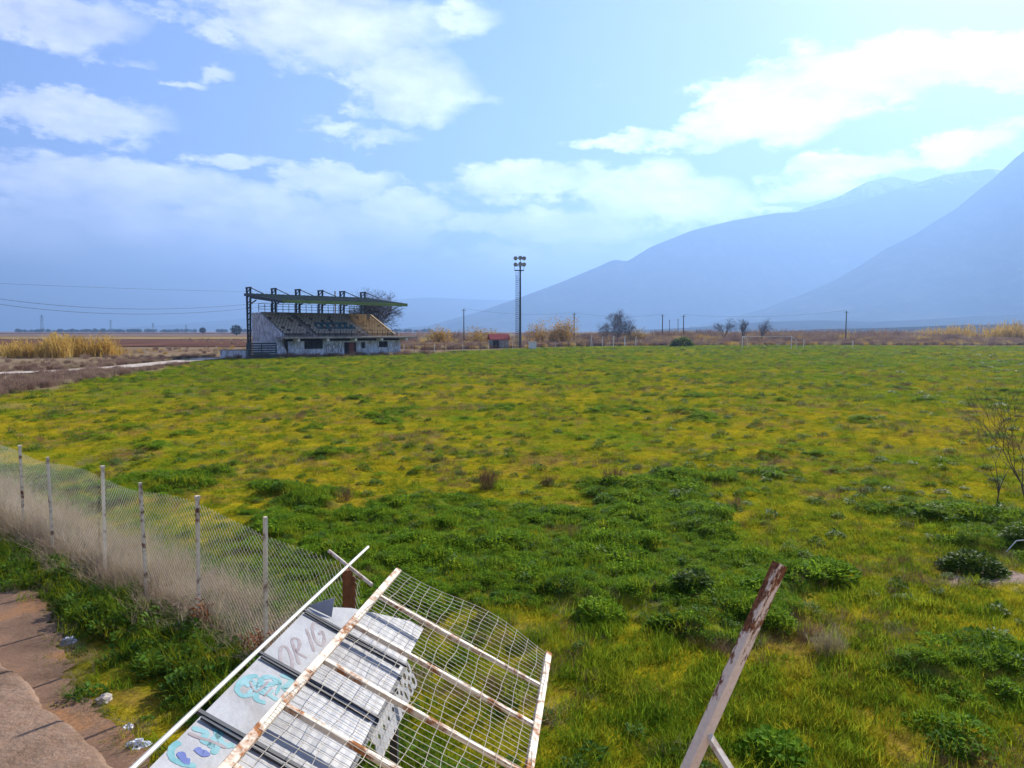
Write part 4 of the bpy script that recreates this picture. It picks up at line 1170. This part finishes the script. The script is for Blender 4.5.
# perforated plate hanging from the lower roof edge
b = MB(); La, Lb = roof_uv(414, 655)[1], roof_uv(372, 725)[1]
dn = (Rh * .45 - Vector((0, 0, 1))).normalized(); nn_ = dn.cross(Ld).normalized()
NX, NZ = 9, 2; cw_, ch_ = abs(La - Lb) / NX, .19 / NZ
base = rp(WID - .005, min(La, Lb), -.05)
for i in range(NX):
    for j in range(NZ):
        hs = 1 if i > 4 else .02
        c0 = base + Ld * (i + .5) * cw_ + dn * (j + .5) * ch_
        out_, in_ = [], []
        for k in range(12):
            a = 2 * math.pi * k / 12; ca, sa = math.cos(a), math.sin(a); m_ = max(abs(ca), abs(sa))
            out_.append(c0 + Ld * ca / m_ * cw_ / 2 + dn * sa / m_ * ch_ / 2); in_.append(c0 + Ld * ca * cw_ * hs * (.24 if i % 3 else .15) + dn * sa * ch_ * .34 * hs)
        b.add(out_ + in_, [(k, (k + 1) % 12, 12 + (k + 1) % 12, 12 + k) for k in range(12)])
pf = b.build('perforated_plate', M['sheet'], dug); sm = pf.modifiers.new('thick', 'SOLIDIFY'); sm.thickness = .006
# graffiti on the roof sheets
M['spray_grey'] = mottled('faded_grey_red_spray', (.17, .13, .135), (.27, .235, .24), 9, .6, world=True)
M['spray_teal'] = mottled('teal_spray', (.06, .24, .26), (.2, .36, .38), 9, .5, world=True)
M['spray_cobalt'] = mottled('cobalt_spray', (.05, .08, .26), (.12, .16, .36), 9, .5, world=True)
def roof_px(strokes, width, mat, sh, n_=.0015):
    uv = [[roof_uv(*p) for p in st] for st in strokes]
    strokes_mesh('graffiti', uv, width, lambda a, b_: rp(a, b_, n_), mat, sheets[sh])
# letters O R I G along the sheet
B0, B1 = Vector(roof_uv(285, 676)), Vector(roof_uv(331, 638))
bx = (B1 - B0); upx = Vector(roof_uv(284, 646)) - Vector(roof_uv(292, 671))
def letter(k, strokes): 
    return [[tuple(B0 + bx * (k + p[0] * .8) / 4 + upx * p[1]) for p in st] for st in strokes]
word = letter(0, [arc(.5, .5, .46, .5, 95, 455, 18)]) + letter(1.05, [[(.1, 0), (.1, .5), (.12, 1)], arc(.15, .74, .6, .26, 90, -90, 8), [(.15, .48), (.9, 0)]]) \
     + letter(2.05, [[(.45, 0), (.5, .5), (.5, 1)]]) + letter(2.75, [arc(.55, .5, .5, .5, 40, 330, 14), [(.98, .25), (.98, .48), (.55, .46)]])
strokes_mesh('graffiti', word, .022, lambda a, b_: rp(a, b_, .0015), M['spray_grey'], sheets[1])
st = [[(258, 676), (249, 677), (241, 682), (237, 690), (243, 696), (252, 694)], [(262, 678), (258, 688), (256, 699), (266, 703)], [(262, 678), (272, 677), (275, 683), (262, 688), (272, 697), (278, 700)], [(280, 675), (292, 680), (284, 689), (293, 690)], [(245, 686), (255, 684), (268, 690)]]
roof_px(st, .034, M['spray_teal'], 2)
roof_px([[(240, 686), (252, 680), (262, 694), (274, 690)], [(247, 694), (262, 684), (282, 684)], [(268, 676), (280, 681), (276, 695)]], .02, M['spray_teal'], 2, .0022)
roof_px([[(250, 682), (256, 692), (268, 682)], [(264, 696), (272, 688)]], .014, M['spray_grey'], 2, .003)
st = [[(180, 742), (172, 748), (172, 758), (183, 764), (196, 766)], [(192, 728), (206, 733), (203, 741), (217, 746), (212, 754)], [(213, 724), (223, 744), (234, 745)], [(230, 728), (216, 737), (210, 748)]]
roof_px(st, .034, M['spray_teal'], 3)
roof_px([[(180, 752), (184, 760), (190, 762)], [(196, 748), (203, 754), (208, 752)]], .04, M['spray_cobalt'], 3, .0022)
roof_px([[(188, 733), (199, 738), (210, 741), (226, 748)]], .02, M['spray_grey'], 3, .0019)

# loose thin pole crossing the end of the roof rail
q = on_plane(345, 565, E0, Nd) + Nd * .055
a_ = at_y(329, 551, q.y + .12); c_ = at_y(372, 585, q.y - .22)
b = MB(); b.tube([(0, 0, 0), c_ - a_], .016, 8); o = b.build('loose_pole', M['white_rust']); o.location = a_; tag(o, 'thin loose metal pole crossing the dugout rail beside the rusty post', 'pole')

# ------------------------------------------------------------------ fallen mesh panel on the dugout
PO = .10
pp0 = E0 + Nd * PO
K0, K1 = on_plane(398, 571, pp0, Nd), on_plane(228, 765, pp0, Nd)
Lp = (K0 - K1).normalized(); Cp = (Cd - Lp * Cd.dot(Lp)).normalized()
PW = 0
n_ = Nd
def pan_uv(px, py):
    p = on_plane(px, py, K0, Nd) - K0; return (p.dot(Cp), p.dot(Lp))
PW = pan_uv(548, 655)[0]; endL = pan_uv(548, 655)[1]
panel = empty('mesh_panel', K0, 'fallen welded mesh panel with rusty white frame lying across the dugout', 'mesh panel')
def pq(c_, l_, n_=0.0): return Cp * c_ + Lp * l_ + Nd * n_
rl = [pan_uv(380, 597)[1], pan_uv(354, 625)[1], pan_uv(322, 660)[1], pan_uv(283, 705)[1]]
ps = (rl[0] - rl[3]) / 3
near = -((K0 - K1).length + .28)
b = MB(); b.bar(pq(0, 0), pq(0, near), .05, .045, Nd); bevel(b.build('side_rail', M['white_rust'], panel), .004)
b = MB(); b.bar(pq(PW, endL + .02), pq(PW, near), .05, .045, Nd); bevel(b.build('side_rail', M['white_rust'], panel), .004)
for k in range(6):
    l_ = rl[0] - ps * k
    if l_ < near: break
    b = MB(); b.bar(pq(.026, l_ + .0), pq(PW - .026, l_ + .0 + endL * .0), .036, .03, Nd); bevel(b.build('cross_rail', M['white_rust'], panel), .003)
b = MB()
def bulge(c_, l_):
    e = max(0.0, (l_ - rl[0]) / max(.05, (-rl[0]))); f = c_ / PW
    return .022 + .09 * e * math.sin(math.pi * min(1, f)) ** 2 * f + .012 * math.sin(l_ * 5 + c_ * 3)
nlc = int(PW / .095)
for i in range(nlc + 1):
    c_ = .01 + (PW - .02) * i / nlc; le = -.03 + (endL + .03) * (c_ / PW) - .03 * math.sin(2 * math.pi * c_ / PW)
    ls = np.linspace(le, near, 26); b.tube([pq(c_ + .011 * math.sin(l_ * 6 + i * 1.7) + .006 * math.sin(l_ * 15 + i), l_, bulge(c_, l_)) for l_ in ls], .0018, 4, cap=False)
l_ = -.03
while l_ > near:
    ss = l_ + endL * 0
    pts = []
    for i in range(17):
        c_ = PW * i / 16; pts.append(pq(c_, l_ + (endL * (c_ / PW) - .03 * math.sin(2 * math.pi * c_ / PW)) * max(0, 1 + l_ / .6), bulge(c_, l_) + .003))
    b.tube(pts, .0016, 4, cap=False); l_ -= .058
b.build('welded_mesh', M['mesh_wire'], panel, fix=False)

# ------------------------------------------------------------------ leaning post
top = at_y(780, 564, 2.72); lowp = at_y(690, 766, 2.58)
axis = (top - lowp).normalized(); TZ = 2.3
base = lowp - axis * ((lowp.z - TZ) / axis.z)
post = empty('leaning_post', base, 'leaning steel post with flaking white paint and rust streaks', 'post')
b = MB(); Lt = (top - base).length
sx_ = axis.cross(Vector((0, 1, 0))).normalized(); sx_ = Matrix.Rotation(R(24), 3, axis) @ sx_; sy_ = axis.cross(sx_).normalized()
hw, wl = .0225, .004
ring = []
for l_ in np.linspace(0, Lt, 14):
    ring.append([axis * l_ + sx_ * a * hw + sy_ * c_ * hw * .9 for a, c_ in ((-1, -.9), (-.9, -1), (.9, -1), (1, -.9), (1, .9), (.9, 1), (-.9, 1), (-1, .9))])
inner = [[axis * l_ + sx_ * a * (hw - wl) + sy_ * c_ * (hw - wl) * .9 for a, c_ in ((-1, -.9), (-.9, -1), (.9, -1), (1, -.9), (1, .9), (.9, 1), (-.9, 1), (-1, .9))] for l_ in (Lt, Lt - .25)]
allr = ring + inner; vs = [p for r_ in allr for p in r_]
fs = [(i * 8 + k, i * 8 + (k + 1) % 8, (i + 1) * 8 + (k + 1) % 8, (i + 1) * 8 + k) for i in range(len(allr) - 1) for k in range(8)]
fs.append(tuple((len(allr) - 1) * 8 + k for k in range(8)))
rot = axis.to_track_quat('Z', 'Y'); b.add([rot.inverted() @ p for p in vs], fs); o = b.build('post_tube', M['post_rust'], post); o.rotation_euler = rot.to_euler()
bp = at_y(707, 733, 2.60); bq = at_y(729, 768, 2.5); bd = (bq - bp).normalized(); bq = bp + bd * ((TZ - bp.z) / bd.z)
b = MB(); b.bar(bp - base, bq - base, .022, .022); b.build('brace', M['white_rust'], post)
b = MB(); b.box((-.12, -.12, 0), (.12, .12, .012)); b.build('foot_plate', M['rust'], post)

# ------------------------------------------------------------------ terrace, low step, path, litter
b = MB(); b.box((-14, -8, -.2), (14, 2.66, TZ - .002)); b.box((-14, -8, TZ - .002), (14, .3, TZ + .25)); o = b.build('concrete_terrace', M['concrete']); tag(o, 'grey concrete viewing terrace under the leaning post', 'terrace')
s0, s1 = at_z(0, 657, .34), at_z(121, 768, .34); sd = (s1 - s0).normalized(); sn = Vector((sd.y, -sd.x, 0))
if sn.y > 0: sn = -sn
t = NT('worn_step_concrete'); v = t.pos()
n1 = t.noise(1.6, v, 6, .7); n2 = t.noise(9, v, 6, .7); n3 = t.noise(60, v, 3, .6)
cc = t.ramp(n1, [(.3, (.09, .05, .03)), (.45, (.19, .118, .075)), (.6, (.26, .17, .115)), (.75, (.23, .12, .06))]); cc = t.mix(t.ramp(n2, [(.5, 0.0), (.7, .75)]), cc, (.17, .12, .09)); cc = t.mix(t.ramp(n3, [(.55, 0.0), (.75, .5)]), cc, (.40, .29, .21))
t.bump(n2, .7, .05); M['step'] = t.done(cc, .95, 0, .1)
rows = []
for i in range(120):
    s_ = -7 + i * .0935; w = .035 * (vnoise(np.array([s_ * 5]), np.array([1.0]), 3)[0] - .5) + .03 * (vnoise(np.array([s_ * 13]), np.array([2.0]), 6)[0] - .5) + .06 * (vnoise(np.array([s_ * 1.3]), np.array([4.0]), 4)[0] - .5)
    e = s0 + sd * s_ - sn * w
    rows.append([Vector((e.x, e.y, -.1)) - sn * .03, Vector((e.x, e.y, .27)), e + sn * .03 + Vector((0, 0, -.02)), e + sn * .08, e + sn * .35 + Vector((0, 0, .01 * random.random())), e + sn * 1.1 + Vector((0, 0, .004)), e + sn * 2.3])
P = np.array([[tuple(p) for p in r_] for r_ in rows]); kk = P[:, 0, 1] > 2.75
P[:, :, 1] = np.maximum(P[:, :, 1], 2.75)
o = link('concrete_step', grid_mesh('concrete_step', P), M['step']); tag(o, 'worn low concrete step with a crumbling edge beside the bare path', 'step')
t = NT('bare_path'); v = t.pos(); n1 = t.noise(.9, v, 6, .65); n2 = t.noise(14, v, 5, .7)
cc = t.ramp(n1, [(.32, (.12, .07, .045)), (.5, (.22, .13, .08)), (.62, (.31, .15, .065)), (.75, (.25, .17, .12))]); cc = t.mix(t.ramp(n2, [(.45, 0.0), (.75, .55)]), cc, (.16, .11, .08)); t.bump(n2, .5, .03); M['path'] = t.done(cc, .95, 0, .1)
sheet('path', [(p.x + U(-.05, .05), p.y + U(-.05, .05)) for p in path_xy], M['path'], .062)

def lump(name, px, py, sx, sy, sz, mat, label, cat, group, seed, crump=.35, sub=3, z=.05):
    bm = bmesh.new(); bmesh.ops.create_icosphere(bm, subdivisions=sub, radius=1)
    for v_ in bm.verts:
        nz = mnoise.noise(v_.co * 1.7 + Vector((seed * 3.1, 0, 0))) + .5 * mnoise.noise(v_.co * 4.3 + Vector((seed, 5, 0)))
        v_.co *= 1 + crump * nz
        v_.co = Vector((v_.co.x * sx, v_.co.y * sy, max(v_.co.z, -.5) * sz))
    me = bpy.data.meshes.new(name); bm.to_mesh(me); bm.free()
    p = at_z(px, py, z); o = link(name, me, mat); o.location = (p.x, p.y, max(gz(p.x, p.y), 0.02) + sz * .45); o.rotation_euler = (0, 0, seed)
    tag(o, label, cat, group)
M['stone'] = mottled('pale_stone', (.3, .25, .2), (.48, .42, .36), 9, .9, bump=.3)
M['plastic'] = mottled('white_plastic', (.6, .6, .6), (.8, .8, .8), 12, .4)
M['grey_rag'] = mottled('grey_litter', (.2, .22, .26), (.42, .44, .48), 10, .6)
lump('stone', 104, 699, .09, .06, .05, M['stone'], 'flat pale stone on the moss between path and dugout', 'stone', 'stones near the path', 1)
lump('stone', 199, 690, .06, .06, .06, M['stone'], 'rounded beige stone lying against the dugout roof edge', 'stone', 'stones near the path', 2)
lump('stone', 43, 587, .07, .05, .04, M['stone'], 'pale stone at the grassy end of the path', 'stone', 'stones near the path', 3)
lump('plastic_bag', 68, 641, .09, .06, .05, M['grey_rag'], 'small grey plastic scrap on the moss beside the path', 'litter', 'litter near the path', 4, .8)
lump('plastic_bag', 127, 727, .06, .04, .035, M['plastic'], 'small white plastic scrap on bare ground near the step', 'litter', 'litter near the path', 5, .9)
lump('plastic_bag', 137, 746, .10, .075, .06, M['plastic'], 'largest crumpled white plastic bag beside the dugout corner', 'litter', 'litter near the path', 6, .9)
lump('plastic_bag', 193, 679, .08, .06, .06, M['grey_rag'], 'grey crumpled litter in the shade below the last fence bay', 'litter', 'litter near the path', 7, .8)
p = at_z(1006, 560)
b = MB(); b.tube([(0, 0, .12), (.2, .05, .3), (.38, .0, .33), (.6, -.05, .2), (.85, -.1, .02)], .009, 8); o = b.build('bent_pipe', M['white'], None, True); o.location = (p.x, p.y, gz(p.x, p.y)); tag(o, 'bent white pipe sticking out of the weeds', 'pipe')

# ------------------------------------------------------------------ sky, sun, haze, camera
SUN_AZ, SUN_EL = R(38), R(30)
W = bpy.data.worlds.new('World'); S.world = W; W.use_nodes = True
nt = W.node_tree; nt.nodes.clear()
class WN(NT):
    def __init__(s): s.t = nt
w_ = WN()
sky = w_.n('ShaderNodeTexSky', sky_type='NISHITA'); sky.sun_disc = False
sky.sun_elevation = SUN_EL; sky.sun_rotation = SUN_AZ; sky.air_density = 1.0; sky.dust_density = .3; sky.ozone_density = 3.5
tc = w_.n('ShaderNodeTexCoord').outputs['Generated']
sep = w_.n('ShaderNodeSeparateXYZ'); w_.l(tc, sep.inputs[0])
azn = w_.math('ARCTAN2', sep.outputs[0], sep.outputs[1]); eln = w_.math('ARCSINE', sep.outputs[2])
cmb = w_.n('ShaderNodeCombineXYZ'); w_.l(azn, cmb.inputs[0]); w_.l(eln, cmb.inputs[1])
# distort the cloud outlines
nz = w_.n('ShaderNodeTexNoise'); nz.inputs['Scale'].default_value = 9; nz.inputs['Detail'].default_value = 8; nz.inputs['Roughness'].default_value = .66
mp = w_.n('ShaderNodeMapping'); mp.inputs['Scale'].default_value = (1, 2.0, 1); w_.l(cmb.outputs[0], mp.inputs[0]); w_.l(mp.outputs[0], nz.inputs['Vector'])
det = nz.outputs[0]
off = w_.n('ShaderNodeVectorMath', operation='SUBTRACT'); w_.l(nz.outputs[1], off.inputs[0]); off.inputs[1].default_value = (.5, .5, .5)
ofs = w_.n('ShaderNodeVectorMath', operation='MULTIPLY'); w_.l(off.outputs[0], ofs.inputs[0]); ofs.inputs[1].default_value = (.2, .085, 0)
dv_ = w_.n('ShaderNodeVectorMath', operation='ADD'); w_.l(cmb.outputs[0], dv_.inputs[0]); w_.l(ofs.outputs[0], dv_.inputs[1])
CL = [(60, 15, 110, 38, .8), (70, 112, 130, 24, .85), (320, 20, 150, 60, .95), (405, 85, 85, 48, .9), (360, 130, 80, 16, .6), (425, 120, 40, 14, .6), (460, 15, 60, 25, .5),
      (90, 180, 190, 36, 1.0), (70, 235, 260, 60, 1.05), (270, 225, 200, 50, .95), (330, 178, 80, 18, .9), (400, 205, 70, 20, .95), (240, 272, 340, 42, .7), (230, 160, 60, 10, .7), (455, 95, 60, 16, .6), (120, 60, 50, 10, .5),
      (560, 182, 150, 20, .9), (650, 190, 100, 34, .95), (700, 205, 70, 30, .9), (540, 225, 130, 26, .85), (560, 262, 170, 30, .65), (620, 138, 50, 10, .6),
      (800, 88, 105, 42, 1.1), (880, 72, 100, 36, 1.1), (745, 118, 80, 26, .9), (975, 62, 90, 30, 1.15), (1020, 75, 60, 24, 1.0), (690, 140, 60, 12, .6), (790, 130, 60, 22, .7),
      (850, 168, 120, 15, .8), (960, 150, 55, 22, 1.0), (800, 190, 90, 15, .6), (770, 210, 30, 6, .8), (1020, 130, 50, 16, .6),
      (215, 75, 34, 14, .6), (190, 90, 32, 10, .55), (600, 140, 60, 8, .4)]
acc = None
for (px, py, rx, ry, wt) in CL:
    d = ray(px, py).normalized(); a0 = math.atan2(d.x, d.y); e0 = math.asin(d.z)
    d2 = ray(px + 10, py).normalized(); d3 = ray(px, py - 10).normalized()
    ka = abs(math.atan2(d2.x, d2.y) - a0) / 10; ke = abs(math.asin(d3.z) - e0) / 10
    m = w_.n('ShaderNodeMapping', vector_type='TEXTURE'); m.inputs['Location'].default_value = (a0, e0, 0); m.inputs['Scale'].default_value = (rx * ka, ry * ke, 1)
    w_.l(dv_.outputs[0], m.inputs[0])
    ln = w_.n('ShaderNodeVectorMath', operation='LENGTH'); w_.l(m.outputs[0], ln.inputs[0])
    mr = w_.n('ShaderNodeMapRange', interpolation_type='SMOOTHSTEP'); mr.inputs[1].default_value = 1.35; mr.inputs[2].default_value = .25; mr.inputs[3].default_value = 0; mr.inputs[4].default_value = wt
    w_.l(ln.outputs['Value'], mr.inputs[0])
    acc = mr.outputs[0] if acc is None else w_.math('MAXIMUM', acc, mr.outputs[0])
# clouds elsewhere round the sky: plain broken cloud behind the viewer
behind = w_.ramp(w_.math('MULTIPLY', w_.math('SUBTRACT', 0.0, sep.outputs[1]), 1.0), [(.0, 0.0), (.4, .75)])
gen = w_.n('ShaderNodeTexNoise'); gen.inputs['Scale'].default_value = 3; gen.inputs['Detail'].default_value = 6; w_.l(tc, gen.inputs['Vector'])
acc = w_.math('MAXIMUM', acc, w_.math('MULTIPLY', behind, w_.ramp(gen.outputs[0], [(.42, 0.0), (.62, 1.0)])))
mask = w_.math('ADD', acc, w_.math('MULTIPLY', w_.math('SUBTRACT', det, .5), 1.9), True)
soft = w_.ramp(mask, [(.26, 0.0), (.44, .45), (.62, .85), (.95, 1.0)])
mp2 = w_.n('ShaderNodeMapping'); mp2.inputs['Location'].default_value = (.035, .06, 0); w_.l(mp.outputs[0], mp2.inputs[0])
nzb = w_.noise(9, mp2.outputs[0], 8, .6)
lit = w_.math('ADD', w_.math('MULTIPLY', w_.math('SUBTRACT', det, nzb), 1.5), .96)
# cloud colour: whiter towards the sun
sund = Vector((math.sin(SUN_AZ) * math.cos(SUN_EL), math.cos(SUN_AZ) * math.cos(SUN_EL), math.sin(SUN_EL)))
dp = w_.n('ShaderNodeVectorMath', operation='DOT_PRODUCT'); w_.l(tc, dp.inputs[0]); dp.inputs[1].default_value = sund
ccol = w_.ramp(dp.outputs['Value'], [(.45, (7.8, 7.5, 8.2)), (.72, (8.0, 7.8, 8.2)), (.92, (11, 11, 11)), (1.0, (14, 14, 14))])
lc = w_.n('ShaderNodeCombineXYZ')
for k_ in range(3): w_.l(lit, lc.inputs[k_])
ccol = w_.mix(1.0, ccol, lc.outputs[0], 'MULTIPLY')
ccol = w_.mix(1.0, ccol, w_.ramp(eln, [(.0, 2.5), (.15, 2.1), (.33, 1.0)]), 'MULTIPLY')
aur = w_.ramp(dp.outputs['Value'], [(.82, 0.0), (.93, .10), (.985, .36), (1.0, .8)])
skyc = w_.mix(soft, w_.mix(1.0, sky.outputs[0], (.78, .70, .98), 'MULTIPLY'), ccol)
skyc = w_.mix(aur, skyc, (12.5, 11.8, 11.2))
bg = w_.n('ShaderNodeBackground'); bg.inputs[1].default_value = .05; w_.l(skyc, bg.inputs[0])
wo = w_.n('ShaderNodeOutputWorld'); w_.l(bg.outputs[0], wo.inputs[0])

sl = bpy.data.lights.new('sun', 'SUN'); sl.energy = 5.0; sl.angle = R(.6); sl.color = (1, .95, .86)
so = bpy.data.objects.new('sun', sl); COL.objects.link(so); so.rotation_euler = (-sund).to_track_quat('-Z', 'Y').to_euler()

b = MB(); b.box((-25500, -25500, -40), (25500, 25500, 1700)); hz = b.build('haze', None)
hm = bpy.data.materials.new('haze'); hm.use_nodes = True; hn_ = hm.node_tree; hn_.nodes.clear()
ho = hn_.nodes.new('ShaderNodeOutputMaterial'); pv = hn_.nodes.new('ShaderNodeVolumePrincipled')
pv.inputs['Color'].default_value = (.31, .535, 1.0, 1); pv.inputs['Density'].default_value = 2.2e-4; pv.inputs['Anisotropy'].default_value = .3
hn_.links.new(pv.outputs[0], ho.inputs['Volume']); hz.data.materials.clear(); hz.data.materials.append(hm); hz['kind'] = 'stuff'; hz.display_type = 'WIRE'

cam = bpy.data.cameras.new('camera'); cam.sensor_width = 36; cam.lens = F / 1024 * 36; cam.clip_end = 60000; cam.clip_start = .05
co = bpy.data.objects.new('camera', cam); COL.objects.link(co); co.location = (0, 0, H); co.rotation_euler = (math.pi / 2 - PITCH, 0, 0)
S.camera = co
S.view_settings.view_transform = 'Standard'; S.view_settings.look = 'None'; S.view_settings.gamma = 1; S.view_settings.exposure = 1.6
S.cycles.use_denoising = True; S.cycles.volume_bounces = 0; S.cycles.max_bounces = 6; S.cycles.diffuse_bounces = 3; S.cycles.transmission_bounces = 3
S.cycles.transparent_max_bounces = 6; S.cycles.sample_clamp_indirect = 4
